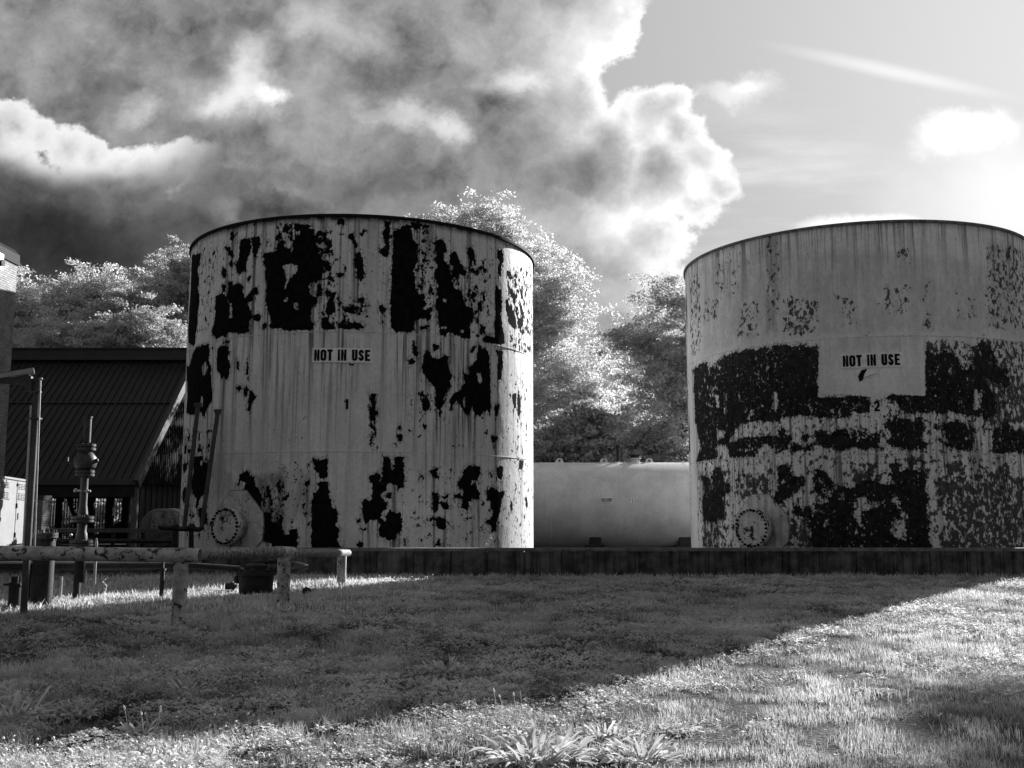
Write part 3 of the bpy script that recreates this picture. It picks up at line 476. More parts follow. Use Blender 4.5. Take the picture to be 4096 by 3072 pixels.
def build_tank(T, label, P, Hs, Ss, Sts, mat, rimmat, sign_px, num, num_px, man_px, seed):
    cx, cy = T['c']; R = T['R']; root = thing('storage_tank', label, 'storage tank', (cx, cy, T['z0']))
    ns = int(2*PI*R/.028); nz = int(TH/.028)
    ss = np.linspace(-PI*R, PI*R, ns, endpoint=False); zz = np.linspace(0, TH, nz+1)
    S, Z = np.meshgrid(ss, zz); sf = S.ravel(); zf = Z.ravel()
    peel = np.full(sf.shape, -.4)
    for p in P: peel = np.maximum(peel, psdf([hit(T, *q) for q in p], sf, zf))
    for p in Hs: peel = np.minimum(peel, -psdf([hit(T, *q) for q in p], sf, zf))
    spk = np.full(sf.shape, .34)
    for p, d in Ss: 
        k = psdf([hit(T, *q) for q in p], sf, zf); wgt = np.clip(k/.12+.5, 0, 1); spk = spk*(1-wgt)+np.maximum(spk, d)*wgt
    stain = np.zeros(sf.shape)
    for p, d in Sts:
        k = psdf([hit(T, *q) for q in p], sf, zf); stain = np.maximum(stain, d*np.clip(k/.2+.6, 0, 1))
    for p in CL.get(seed, []):
        k = psdf([hit(T, *q) for q in p], sf, zf); peel = np.minimum(peel, -k*5); spk = np.where(k > 0, .0, spk)
    back = np.abs(sf) > R*1.62                                     # the side nobody photographed: the same wear, by noise
    nb = (fbm(sf*1.1+40, zf*.7+9, seed)-.62)*1.2
    peel = np.where(back, nb, peel); spk = np.where(back, .55, spk)
    stain = np.maximum(stain, np.clip(1-(TH-zf)/.16, 0, 1)*(1.0 if seed == 1 else .3)*(.5+fbm(sf*2, zf*0, 5)))
    pm = (peel.reshape(S.shape) > .02).astype(float); sk = np.zeros_like(pm); cur = np.zeros(ns)
    for j in range(nz, -1, -1):
        cur = np.maximum(cur*.988, pm[j]); sk[j] = cur
    top = np.clip(1-(TH-Z)/1.6, 0, 1); sk = np.clip(np.maximum(sk, top*.8), 0, 1)
    for zs in (HC, 2*HC): sk = np.maximum(sk, .30*np.clip(1-(zs-Z)/1.0, 0, 1)*(Z < zs))
    nn = .006*(fbm(sf*.7+3, zf*.5, seed+3)-.5)*2                     # slightly dished plates
    rr = R+nn; th = sf/R-PI/2
    V = np.stack([cx+rr*np.cos(th), cy+rr*np.sin(th), T['z0']+zf], 1)
    i = np.arange(ns); j = np.arange(nz)[:, None]
    Fq = np.stack([j*ns+i, j*ns+(i+1) % ns, (j+1)*ns+(i+1) % ns, (j+1)*ns+i], -1).reshape(-1, 4)
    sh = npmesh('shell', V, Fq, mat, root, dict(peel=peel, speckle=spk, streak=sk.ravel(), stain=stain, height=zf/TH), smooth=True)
    b = MB().lathe([(R-.03, TH-.02), (R+.045, TH-.02), (R+.045, TH+.035), (R-.03, TH+.035)], (cx, cy, T['z0']), 'Z', 200); b.build('rim', rimmat, root)
    b = MB().lathe([(.01, TH-.12), (R*.5, TH-.12), (R-.01, TH-.13)], (cx, cy, T['z0']), 'Z', 120); b.build('roof', M['pipe_peel'], root)
    for k in (1, 2):
        b = MB().lathe([(R-.01, HC*k-.012), (R+.009, HC*k-.004), (R+.009, HC*k+.004), (R-.01, HC*k+.012)], (cx, cy, T['z0']), 'Z', 200); b.build('weld_seam', M['seam'], root)
    def cyl(s, z, off): a = s/R-PI/2; return (cx+(R+off)*math.cos(a), cy+(R+off)*math.sin(a), T['z0']+z)
    # reinforcing plate round the manway
    ms, mz = hit(T, *man_px['plate']); pw, ph = .80, .78
    outl = [(-.28, .92), (.28, .92), (.80, .35), (.84, .0), (.80, -.35), (.55, -.60), (-.55, -.60), (-.80, -.35), (-.84, 0), (-.80, .35)]
    b = MB(); dense = []
    for k in range(len(outl)):
        a, c_ = outl[k], outl[(k+1) % len(outl)]
        for q in range(6): dense.append((a[0]+(c_[0]-a[0])*q/6, a[1]+(c_[1]-a[1])*q/6))
    vs = []; fs = []; n = len(dense); rings = 8
    for r_ in range(rings+1):
        for (x, y) in dense: vs.append(cyl(ms+x*pw*r_/rings, mz+y*ph*r_/rings, .026))
    for r_ in range(rings):
        for k in range(n): fs.append((r_*n+k, r_*n+(k+1) % n, (r_+1)*n+(k+1) % n, (r_+1)*n+k))
    for (x, y) in dense: vs.append(cyl(ms+x*pw*1.01, mz+y*ph*1.01, -.01))
    for k in range(n): fs.append((rings*n+k, rings*n+(k+1) % n, (rings+1)*n+(k+1) % n, (rings+1)*n+k))
    b.add(vs, fs, True); rp_ = b.build('reinforcing_plate', M['manplate'], root)
    b = MB(); b.tube([cyl(ms+x*pw*1.005, mz+y*ph*1.005, .012) for x, y in dense]+[cyl(ms+dense[0][0]*pw*1.005, mz+dense[0][1]*ph*1.005, .012)], .014, 6); b.build('weld_bead', M['weldgrime'], rp_)
    a = ms/R-PI/2; nrm = Vector((math.cos(a), math.sin(a), 0)); c0 = Vector(cyl(ms, mz, 0))
    q_ = 1.0 if seed == 1 else 1.13
    man = MB().lathe([(.30*q_, -.05), (.30*q_, .30)], c0, nrm, 40).build('manway_neck', M['neckp'], root)
    MB().lathe([(.30*q_, .26), (.385*q_, .26), (.385*q_, .31), (.30*q_, .31)], c0, nrm, 48).build('neck_flange', M['manplate'], man)
    MB().lathe([(.001, .355), (.375*q_, .355), (.385*q_, .345), (.385*q_, .318), (.001, .318)], c0, nrm, 48).build('cover', M['cover'], man)
    u = nrm.cross(Vector((0, 0, 1))).normalized(); bl_ = []
    for k in range(28):
        an = 2*PI*k/28; p = c0+(u*math.cos(an)+Vector((0, 0, 1))*math.sin(an))*.34*q_; bl_.append((p+nrm*.24, p+nrm*(.372+.014*((k*7) % 3)), .022+.004*((k*5) % 3)))
    bolts(bl_, man, M['rimrust'])
    # sign
    x0, y0, x1, y1 = sign_px
    s0, zt = hit(T, x0, (y0+y1)/2)[0], hit(T, (x0+x1)/2, y0)[1]; s1, zb = hit(T, x1, (y0+y1)/2)[0], hit(T, (x0+x1)/2, y1)[1]
    def patch(s0, s1, z0, z1, off, n=24):
        vs = []; 
        for k in range(n+1):
            s = s0+(s1-s0)*k/n; vs += [cyl(s, z0, off), cyl(s, z1, off)]
        return vs, [(2*k, 2*k+2, 2*k+3, 2*k+1) for k in range(n)]
    sg = MB().add(*patch(s0, s1, zb, zt, .018)).build('sign', M['label'] if seed == 1 else M['label_old'], root)
    b = MB(); W = s1-s0; Ht = zt-zb
    def put(strips, ox, oy, off=.024):
        for quads in strips:
            for q in quads: b.add([cyl(ox+x, oy+y, off) for x, y in q], [tuple(range(len(q)))])
    h = Ht*.78; oy = zb+Ht*.11
    wd = [('N', .098), ('O', .108), ('T', .096), (' ', .058), ('I', .040), ('N', .098), (' ', .062), ('U', .102), ('S', .098), ('E', .094)]
    gap = .018; tot = sum(w_ for _, w_ in wd)+gap*(len(wd)-1); ox = s0+W*.035; kx = W*.93/tot
    for ch, w_ in wd:
        put(glyph(ch, w_*kx, h, .046*kx), ox, oy); ox += (w_+gap)*kx
    b.build('lettering', M['black'], sg)
    x0, y0, x1, y1 = num_px; s0, zt = hit(T, x0, y0); s1, zb = hit(T, x1, y1)
    b = MB(); put(glyph(num, s1-s0, zt-zb, .045), s0, zb, .012); b.build('tank_number', M['black'], root)
    return root
def strip(pts, wd, closed=False):
    pts = [Vector((p[0], p[1], 0)) for p in pts]; n = len(pts); L = []; Rr = []
    for i in range(n):
        a = pts[(i-1) % n] if (closed or i > 0) else pts[i]; c = pts[(i+1) % n] if (closed or i < n-1) else pts[i]
        tt = (c-a).normalized(); nn = Vector((-tt.y, tt.x, 0)); L.append(pts[i]+nn*wd/2); Rr.append(pts[i]-nn*wd/2)
    m = n if closed else n-1
    return [[(Rr[i].x, Rr[i].y), (Rr[(i+1) % n].x, Rr[(i+1) % n].y), (L[(i+1) % n].x, L[(i+1) % n].y), (L[i].x, L[i].y)] for i in range(m)]
def arc(cx, cy, rx, ry, a0, a1, n=10): return [(cx+rx*math.cos(math.radians(a0+(a1-a0)*i/n)), cy+ry*math.sin(math.radians(a0+(a1-a0)*i/n))) for i in range(n+1)]
def glyph(ch, w_, h, t_):
    R_ = lambda x0, y0, x1, y1: [(x0, y0), (x1, y0), (x1, y1), (x0, y1)]
    if ch == ' ': return []
    if ch == 'I': return [[R_(0, 0, w_, h)]]
    if ch == 'T': return [[R_(0, h-t_*.95, w_, h), R_(w_/2-t_/2, 0, w_/2+t_/2, h-t_*.95)]]
    if ch == 'E': return [[R_(0, 0, t_, h), R_(t_, 0, w_, t_*.9), R_(t_, h-t_*.9, w_, h), R_(t_, h/2-t_*.42, w_*.92, h/2+t_*.42)]]
    if ch == 'N': return [[R_(0, 0, t_*.88, h), R_(w_-t_*.88, 0, w_, h), [(t_*.88, h), (t_*.88, h*.62), (w_-t_*.88, 0), (w_-t_*.88, h*.38)]]]
    r = w_/2-t_/2; c = w_/2
    if ch == 'O': return [strip(arc(c, h-w_*.42-0, r, w_*.42-t_/2, 0, 180, 12)+arc(c, w_*.42, r, w_*.42-t_/2, 180, 360, 12), t_, True)]
    if ch == 'U': return [strip([(t_/2, h)]+arc(c, w_*.45, r, w_*.45-t_/2, 180, 360, 14)+[(w_-t_/2, h)], t_)]
    if ch == 'S':
        ry = (h-t_)/4+.0
        return [strip([(w_-t_/2, h*.69)]+arc(c, h-t_/2-ry*.95, r, ry*.95, 0, 180, 12)+[(t_/2, h*.66), (c-r*.55, h*.57), (c, h*.5), (c+r*.55, h*.43), (w_-t_/2, h*.34)]+arc(c, t_/2+ry*.95, r, ry*.95, 0, -180, 12)+[(t_/2, h*.31)], t_*.96)]
    if ch == '1': return [[R_(w_*.45, 0, w_, h), [(0, h*.68), (w_*.45, h*.68), (w_*.45, h*.85), (0, h*.78)], [(w_*.3, h*.84), (w_*.45, h*.85), (w_*.45, h)]]]
    if ch == '2': return [strip([(t_/2, h*.66)]+arc(c, h-t_/2-h*.2, r, h*.2, 180, 0, 12)+[(w_-t_/2, h*.62), (c+r*.5, h*.42), (c-r*.5, h*.24), (t_/2, h*.1)], t_), [R_(0, 0, w_, t_*.9)]]
tank1 = build_tank(T1, 'peeling white round storage tank numbered 1 with large black bare patches', P_T1, H_T1, S_T1, ST_T1, M['tank1'], M['rimrust'], (1250, 1392, 1489, 1450), '1', (1376, 1596, 1393, 1637), dict(plate=(950, 2105)), 1)
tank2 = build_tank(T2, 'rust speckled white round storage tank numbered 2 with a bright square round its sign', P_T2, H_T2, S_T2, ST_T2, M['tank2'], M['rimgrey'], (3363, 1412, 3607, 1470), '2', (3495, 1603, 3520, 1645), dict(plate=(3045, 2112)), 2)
# torn paint flaps below the signs
def flap(T, pts, root, m, name='paint_flap'):
    cx, cy = T['c']; vs = []
    for (px, py, off) in pts:
        s, z = hit(T, px, py); a = s/T['R']-PI/2; vs.append((cx+(T['R']+off)*math.cos(a), cy+(T['R']+off)*math.sin(a), T['z0']+z))
    c = Vector((0, 0, 0))
    for v in vs: c += Vector(v)/len(vs)
    return MB().add(vs+[tuple(c)], [(i, (i+1) % len(vs), len(vs)) for i in range(len(vs))]).build(name, m, root)
M['bare'] = grime('bare dark steel', .012, .6, 14, .8, .5, spec=.1)
flap(T2, [(3447,1480,.014), (3470,1476,.014), (3468,1492,.014), (3455,1505,.014), (3452,1520,.014), (3438,1528,.014), (3432,1505,.014)], tank2, M['bare'], 'bare_patch')
flap(T2, [(3470,1476,.02), (3505,1484,.05), (3500,1495,.07), (3478,1499,.06), (3462,1510,.03), (3456,1500,.02)], tank2, M['label_old'])
flap(T1, [(1395,1452,.014), (1404,1455,.014), (1409,1460,.014), (1420,1454,.014), (1410,1464,.014), (1398,1459,.014)], tank1, M['bare'], 'bare_patch')
# ================================================================== ground
YW = 19.0; ZWALL = U(2000, 2192, YW).z
def gh(x, y):
    x = np.asarray(x, float); y = np.asarray(y, float)
    h = .05*(fbm(x*.7+11, y*.7+5, 3, 3)-.5)+.018*(fbm(x*4, y*4, 9, 2)-.5)
    m = np.clip((x+7.0)/1.5, 0, 1)*np.clip((-3.2-x)/1.5, 0, 1)*np.clip((y-8.8)/1.2, 0, 1)*np.clip((12.2-y)/1.5, 0, 1)
    h = h+.10*m*fbm(x*2.2, y*2.2, 21, 3)
    far = np.clip((YW-.2-y)/1.0, 0, 1)
    return h*far*np.clip((20-abs(x))/3, 0, 1)
gx = np.arange(-22, 22.01, .12); gy = np.arange(1, 19.3, .12); X, Y = np.meshgrid(gx, gy)
xf, yf = X.ravel(), Y.ravel(); nx, ny = len(gx), len(gy)
j, i = np.meshgrid(np.arange(ny-1), np.arange(nx-1), indexing='ij')
Fq = np.stack([j*nx+i, j*nx+i+1, (j+1)*nx+i+1, (j+1)*nx+i], -1).reshape(-1, 4)
npmesh('lawn', np.stack([xf, yf, gh(xf, yf)], 1), Fq, M['soil'], smooth=True)
tag(bpy.data.objects['lawn'], kind='structure')
b = MB().add([(-900, -900, -.06), (900, -900, -.06), (900, 1500, -.06), (-900, 1500, -.06)], [(0, 1, 2, 3)])
tag(b.build('ground', M['soil']), kind='structure')
b = MB().add([(-13, 19.3, -.03), (16, 19.3, -.03), (16, 33.5, -.03), (-13, 33.5, -.03)], [(0, 1, 2, 3)])
tag(b.build('gravel_bed', M['gravel']), kind='structure')
# ------------------------------------------------------------------ lawn cover (uncountable)
def inview_xy(n, y0, y1, p, seed):
    r = np.random.default_rng(seed); e = 2-p     # density ~ y^-p, width ~ y
    y = (y0**e+(y1**e-y0**e)*r.random(n))**(1/e); x = (r.random(n)*2-1)*(y*.56+1.5); return x, y, r
def bent_blades(x, y, r, ht, wd, lean):
    n = len(x); z = gh(x, y); a = r.random(n)*2*PI; dx, dy = np.cos(a), np.sin(a); wx, wy = -dy, dx
    l = lean*ht*(.3+r.random(n)); V = np.zeros((n, 5, 3))
    def P(fr, up): return x+dx*l*fr, y+dy*l*fr, z+ht*up
    for k, (fr, up, wf) in enumerate([(0, 0, 1), (0, 0, -1), (.35, .6, -.8), (.35, .6, .8)]):
        px, py, pz = P(fr, up); V[:, k, 0] = px+wx*wd*wf/2; V[:, k, 1] = py+wy*wd*wf/2; V[:, k, 2] = pz-(.01 if up == 0 else 0)
    px, py, pz = P(1, 1); V[:, 4] = np.stack([px, py, pz], 1)
    b = (np.arange(n)*5)[:, None]
    tri = np.concatenate([b+np.array([[0, 1, 2]]), b+np.array([[0, 2, 3]]), b+np.array([[3, 2, 4]])])
    return V.reshape(-1, 3), tri
def dens(x, y, s, sc_): return fbm(x*sc_+7, y*sc_*.8+3, s, 4)
x, y, r = inview_xy(640000, 4.2, YW-.12, 1.55, 1)
dn = dens(x, y, 50, .9); fine = dens(x, y, 51, 5)
bright_side = np.clip((x*.806-y*.592+4.2)/1.2, 0, 1)                # shorter, mown turf on the right
keep = r.random(len(x)) < np.clip(.06+3.0*(fine-.36), .04, 1)
x, y, dn, fine, bright_side = x[keep], y[keep], dn[keep], fine[keep], bright_side[keep]
sz = (y/5)**.62
wall = np.clip((y-18.2)/.8, 0, 1)
ht = (.030+.055*dn*(1-.45*bright_side)+.05*wall*fine)*(.5+r.random(len(x)))*(1+.15*(sz-1))
ht *= 1+.35*np.clip((-2.5-x)/2, 0, 1)*np.clip((y-8)/2, 0, 1)
wd = .0034*sz*(.6+.8*r.random(len(x)))
V, Tq = bent_blades(x, y, r, ht, wd, .75)
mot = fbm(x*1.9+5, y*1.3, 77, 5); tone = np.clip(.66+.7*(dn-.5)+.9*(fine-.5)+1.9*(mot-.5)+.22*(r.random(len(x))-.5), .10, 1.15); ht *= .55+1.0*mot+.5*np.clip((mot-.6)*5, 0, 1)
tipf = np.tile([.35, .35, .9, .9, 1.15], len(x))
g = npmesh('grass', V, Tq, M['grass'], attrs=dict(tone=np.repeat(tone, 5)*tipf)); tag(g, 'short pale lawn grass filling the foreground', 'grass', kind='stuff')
# clover leaves
x, y, r = inview_xy(215000, 4.2, YW-.12, 1.6, 2)
dn = dens(x, y, 60, .8); fine = dens(x, y, 61, 4.2)
left = np.clip((-(x*.806-y*.592)-3.0)/1.5, 0, 1)
keep = r.random(len(x)) < np.clip((dn-.47+.23*left)*4, .02, 1)*np.clip((fine-.25)*3, .2, 1)
x, y, dn, fine = x[keep], y[keep], dn[keep], fine[keep]; n = len(x); sz = (y/5)**.6
z = gh(x, y)+.018+.055*fine*(.5+r.random(n))*(1+.3*dn); rad = .0115*sz*(.6+.7*r.random(n))
az0 = r.random(n)*2*PI; V = np.zeros((n, 3, 4, 3)); tl = (r.random((n, 3))-.35)*.9; tilt2 = (r.random(n)-.5)*.9; taz = r.random(n)*2*PI
for k in range(3):
    a = az0+k*2*PI/3; ux, uy = np.cos(a), np.sin(a)
    for q, (al, ac) in enumerate([(.05, 0), (.9, .62), (1.25, 0), (.9, -.62)]):
        ox = (ux*al-uy*ac)*rad; oy = (uy*al+ux*ac)*rad
        V[:, k, q, 0] = x+ox; V[:, k, q, 1] = y+oy; V[:, k, q, 2] = z+al*rad*tl[:, k]+(ox*np.cos(taz)+oy*np.sin(taz))*tilt2*1.5
Fq = np.arange(n*12).reshape(-1, 4)
tone = np.clip(.8+.8*(dn-.5)+.7*(fine-.5)+.3*(r.random(n)-.5), .2, 1.15)
g = npmesh('clover', V.reshape(-1, 3), Fq, M['grass'], attrs=dict(tone=np.repeat(tone, 12))); tag(g, 'low clover leaves spreading between the grass', 'clover', kind='stuff')
# clover blooms
x, y, r = inview_xy(5200, 4.4, 17.5, 1.2, 3)
dn = dens(x, y, 60, .8); patchy = dens(x, y, 71, .45)
keep = (r.random(len(x)) < np.clip((patchy-.47)*7, 0, 1)*np.clip((dn-.4)*5, 0, 1)) & (x*.806-y*.592 < -2.0)
x, y = x[keep], y[keep]; n = len(x)
bb = MB().ball((0, 0, 0), 1.0, 6); bv = np.array(bb.v); bf = [f for f in bb.f]
rad = .0085*(y/5)**.35*(.7+.5*r.random(n)); z = gh(x, y)+.06+.05*r.random(n)
V = (bv[None]*rad[:, None, None]*np.array([1, 1, .8])+np.stack([x, y, z], 1)[:, None]).reshape(-1, 3)
Fq = (np.array(bf)[None]+(np.arange(n)*len(bv))[:, None, None]).reshape(-1, 4)
g = npmesh('clover_blooms', V, Fq, M['flower'], smooth=True); tag(g, 'small pale clover heads dotted over the shaded lawn', 'clover flowers', kind='stuff')
# tall wispy growth in the sunlit strip and along the rail
def wisps(n, fx, fy, h0, h1, seed, name, label, cat):
    r = np.random.default_rng(seed); x, y = fx(r.random(n), r), fy(r.random(n), r); e_ = np.clip((-.9-x)/2.2, .0, 1) if name == 'long_grass' else 1.0; ok = (y < YW-.1) & (r.random(len(x)) < e_); x, y = x[ok], y[ok]; n = len(x)
    ht = h0+(h1-h0)*r.random(n)**2.2; V, Tq = bent_blades(x, y, r, ht, .011+.008*r.random(n), .45)
    g = npmesh(name, V, Tq, M['weed'] if name == 'long_grass' else M['grass'], attrs=dict(tone=np.repeat(.75+.4*r.random(n), 5)*np.tile([.6, .6, 1, 1, 1.2], n))); tag(g, label, cat, kind='stuff')
wisps(30000, lambda u, r: -7.8+7.6*u, lambda u, r: 12.0+6.9*r.random(len(u)), .03, .15, 5, 'long_grass', 'longer wild grass growing under the pipe rails', 'long grass')
wisps(9000, lambda u, r: -12+24*u, lambda u, r: YW-.55+.5*u, .04, .15, 6, 'wall_grass', 'uncut grass fringe at the foot of the low concrete wall', 'long grass')
rw = thing('rear_containment_wall', 'low dark concrete wall behind the horizontal fuel tank', 'wall', (0, 33.6, 0)); MB().box((1.4, 33.7, .28), (25.8, .2, .72)).build('wall_panel', M['concrete'], rw)
# ------------------------------------------------------------------ broadleaf weeds
def weed_mesh(seed, nl=26, rad=.2, up=.5, wid=.035, stalks=0):
    r = random.Random(seed); V = []; Fq = []; T_ = []; nl = int(nl*4.6); wid *= .44
    for k in range(nl):
        a = r.uniform(0, 2*PI); q0 = rad*.62*math.sqrt(r.random()); b0 = r.uniform(0, 2*PI); ox, oy = q0*math.cos(b0), q0*math.sin(b0)
        a = b0+r.gauss(0, .75); L = rad*r.uniform(.35, .85)*(1-.3*q0/rad); el = r.uniform(.15, 1.25)*(1.1-.55*q0/rad)*up*1.7; ph = r.uniform(0, 6)
        w_ = wid*r.uniform(.6, 1.25); tn = r.uniform(.6, 1.15); tw = r.uniform(-.6, .6); base = len(V); N = 5; roll = r.uniform(-.5, .5); dr = r.uniform(.05, .5)
        for q in range(N+1):
            f_ = q/N; rr = L*math.cos(el)*f_+L*.1*f_*f_; zz = L*math.sin(el)*f_-L*dr*f_**2.6+.008; ww = w_*math.sin(PI*min(1, .15+f_*.85))**.7*(1+.3*math.sin(ph+q*2.3)) if q < N else .001
            cx_, cy_ = ox+rr*math.cos(a+tw*f_*.5), oy+rr*math.sin(a+tw*f_*.5); sx, sy = -math.sin(a), math.cos(a); lift = .3*ww; rl_ = roll*ww
            V += [(cx_+sx*ww/2, cy_+sy*ww/2, zz+lift+rl_), (cx_, cy_, zz), (cx_-sx*ww/2, cy_-sy*ww/2, zz+lift-rl_)]
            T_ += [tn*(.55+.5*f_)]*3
        for q in range(N):
            o = base+q*3; Fq += [(o, o+1, o+4, o+3), (o+1, o+2, o+5, o+4)]
    return np.array(V), np.array(Fq), np.array(T_)
def stalk_mb(seed, n, h, spread):
    r = random.Random(seed); out = []
    for k in range(n):
        b = MB()
        x0, y0 = r.uniform(-.3, .3)*spread, r.uniform(-.3, .3)*spread; dx, dy = r.uniform(-.25, .25)*h, r.uniform(-.25, .25)*h; hh = h*r.uniform(.7, 1.1)
        p = [Vector((x0+dx*f_*f_, y0+dy*f_*f_, hh*f_)) for f_ in (0, .3, .6, .85, .88, .95, 1)]
        b.tube(p, [.0022, .002, .0018, .0018, .006, .005, .001], 5); out.append(b)
    return out
WG = 'broadleaf weeds rooted in the lawn'
weeds = [ # photo base px, radius m, leaves, stalks, label
 (2150, 3050, .30, 46, 0, 'largest bright leafy weed clump at the bottom middle of the lawn'),
 (2410, 2960, .17, 28, 0, 'sunlit rosette weed just right of the largest leafy clump'),
 (2570, 3045, .22, 34, 0, 'spiky bright weed clump at the bottom edge right of centre'),
 (2710, 2935, .12, 18, 0, 'small flat bright weed above the spiky bottom clump'),
 (1970, 2790, .20, 30, 0, 'wide shaded fern-like weed at the edge of the tank shadow'),
 (1480, 2700, .20, 24, 0, 'soft shaded weed in the middle of the dark lawn'),
 (1780, 2690, .22, 28, 0, 'broad shaded weed beside the soft weed in the dark lawn'),
 (1120, 2640, .16, 18, 0, 'low shaded weed below the middle rail post'),
 (760, 2790, .22, 26, 0, 'shaded weed below the nearest white rail post'),
 (490, 2680, .20, 24, 0, 'shaded feathery weed left of the nearest rail post'),
 (560, 2950, .17, 30, 5, 'shaded plantain weed carrying tall thin flower spikes'),
 (60, 2880, .28, 36, 0, 'large shaded weed at the far left of the lawn'),
 (290, 2870, .2, 26, 0, 'shaded weed between the far left clump and the spiked plantain'),
 (950, 3010, .16, 18, 0, 'bright upright weed on the lower shadow edge at left'),
 (620, 3045, .15, 18, 0, 'bright tufted weed near the bottom left of the lawn'),
 (770, 3095, .2, 24, 0, 'bright pointed weed cut by the bottom edge at left'),
 (3210, 2690, .11, 16, 0, 'small sunlit rosette in the middle of the bright turf'),
 (3500, 2715, .11, 16, 0, 'sunlit rosette right of the middle one in the bright turf'),
 (3500, 2775, .13, 14, 0, 'flat sunlit weed directly below the right rosette'),
 (3620, 2625, .14, 14, 0, 'flat dark centred weed high in the bright turf'),
 (3990, 2785, .15, 16, 0, 'half shaded weed near the right edge of the lawn'),
 (4010, 2410, .17, 30, 0, 'dark round weed near the wall at the right edge'),
 (3640, 3060, .14, 10, 4, 'thin stalked weed at the bottom right of the lawn'),
 (2030, 2890, .10, 10, 4, 'bright plantain with pale seed spikes left of the tank shadow edge'),
 (3380, 2420, .12, 16, 0, 'shaded weed near the foot of the wall under tank 2')]
for k, (px, py, rad, nl, ns_, lab) in enumerate(weeds):
    g_ = G(px, py); zz = float(gh([g_.x], [g_.y])[0])
    V, Fq, T_ = weed_mesh(100+k, nl, rad, .62 if rad > .14 else .4, .028+.07*rad)
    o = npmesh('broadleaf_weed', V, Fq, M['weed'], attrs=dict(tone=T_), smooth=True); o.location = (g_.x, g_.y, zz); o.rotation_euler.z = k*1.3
    tag(o, lab, 'weed', WG)
    if ns_: 
        for b_ in stalk_mb(300+k, ns_, .17, .35): s_ = b_.build('flower_stalk', M['flower']); s_.parent = o
# tall thin weeds in the sunlit strip
TW = [(655, 2330), (1020-600, 2390), (340, 2380), (360, 2385), (375, 2380), (640, 2345), (405, 2375), (165, 2380), (250, 2385), (300-30, 2385), (680, 2330), (3590, 2300)]
for k, (px, py) in enumerate(TW[:9]):
    g_ = G(px, py+10); hgt = random.uniform(.30, .45); b = MB(); r_ = random.Random(k)
    pts = [(r_.uniform(-.01, .01)*q, r_.uniform(-.01, .01)*q, hgt*q/5) for q in range(6)]; b.tube(pts, [.006]*5+[.003], 5)
    for q in range(10):
        z_ = hgt*(.15+.08*q); a = q*2.4; L = .055*(1-.05*q)*(1.6 if k in (0, 5) else .7)
        c_ = Vector((0, 0, z_)); d_ = Vector((math.cos(a), math.sin(a), .45)); s_ = Vector((-math.sin(a), math.cos(a), 0))*.011*(1.6 if k in (0, 5) else 1)
        b.add([c_, c_+d_*L*.5+s_, c_+d_*L, c_+d_*L*.5-s_], [(0, 1, 2, 3)])
    o = b.build('thin_weed', M['flower']); o.location = (g_.x, g_.y, 0)
    lab = ['tall leafy bright weed just left of the nearest rail post', 'slender weed stalk left of centre under the dark pipe', 'first of the close slender stalks beside the grey support post', 'second of the close slender stalks beside the grey support post', 'third of the close slender stalks beside the grey support post', 'short bright stalk by the thin right support post', 'isolated thin stalk right of the close stalks', 'thin stalk behind the left black support', 'thin stalk just left of the grey edged support post'][k]
    tag(o, lab, 'weed', 'thin weeds in the sunlit strip')
# sprig on the wall
sp_ = U(1950, 2188, YW+.35); b = MB(); r_ = random.Random(4)
b.tube([sp_, sp_+Vector((.04, 0, .12)), sp_+Vector((.10, 0, .24))], [.004, .003, .002], 5)
for q in range(16):
    c_ = sp_+Vector((.10*q/16+r_.uniform(-.02, .02), 0, .02+.22*q/16)); d_ = Vector((r_.uniform(-1, 1), r_.uniform(-.6, .6), r_.uniform(0, 1))).normalized()*.06; s_ = Vector((d_.z, 0, -d_.x))*.3
    b.add([c_, c_+d_*.5+s_, c_+d_, c_+d_*.5-s_], [(0, 1, 2, 3)])
tag(b.build('sprig', M['flower']), 'small bright leafy sprig in front of the foot of tank 1', 'plant')
# ================================================================== containment wall
b = MB(); xw = -11.5; k = 0
wall_t = thing('containment_wall', 'low dark stained concrete wall running in front of the tanks', 'wall', (0, YW, 0))
while xw < 14.5:
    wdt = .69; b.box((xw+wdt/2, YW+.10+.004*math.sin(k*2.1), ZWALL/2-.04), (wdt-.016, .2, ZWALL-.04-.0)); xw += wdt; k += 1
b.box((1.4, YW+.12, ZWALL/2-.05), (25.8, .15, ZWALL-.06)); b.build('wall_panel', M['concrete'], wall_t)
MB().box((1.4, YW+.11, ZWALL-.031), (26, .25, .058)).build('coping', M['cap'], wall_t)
# ================================================================== horizontal fuel tank
YF = 31.0; zt = U(2400, 1850, YF).z; Rf = 1.33; zc = zt-Rf; fx0, fx1 = -2.3, 6.9
ft = thing('fuel_tank', 'long horizontal white fuel tank lying between the two round tanks', 'fuel tank', (2.3, YF, 0))
def head(R): return [(R*math.sin(a), .35*R*math.cos(a)) for a in [i*PI/2/8 for i in range(9)]]
prof = [(max(.001, r_), -h_) for r_, h_ in head(Rf)]+[(Rf, fx1-fx0)]+[(max(.001, r_), fx1-fx0+h_) for r_, h_ in head(Rf)[::-1]]
MB().lathe(prof, (fx0, YF, zc), 'X', 72).build('shell', M['fuel'], ft)
for xx in (-.9, 1.15, 3.2, 5.25): MB().lathe([(Rf-.01, -.014), (Rf+.007, -.005), (Rf+.007, .005), (Rf-.01, .014)], (xx, YF, zc), 'X', 72).build('weld_seam', M['fuel'], ft)
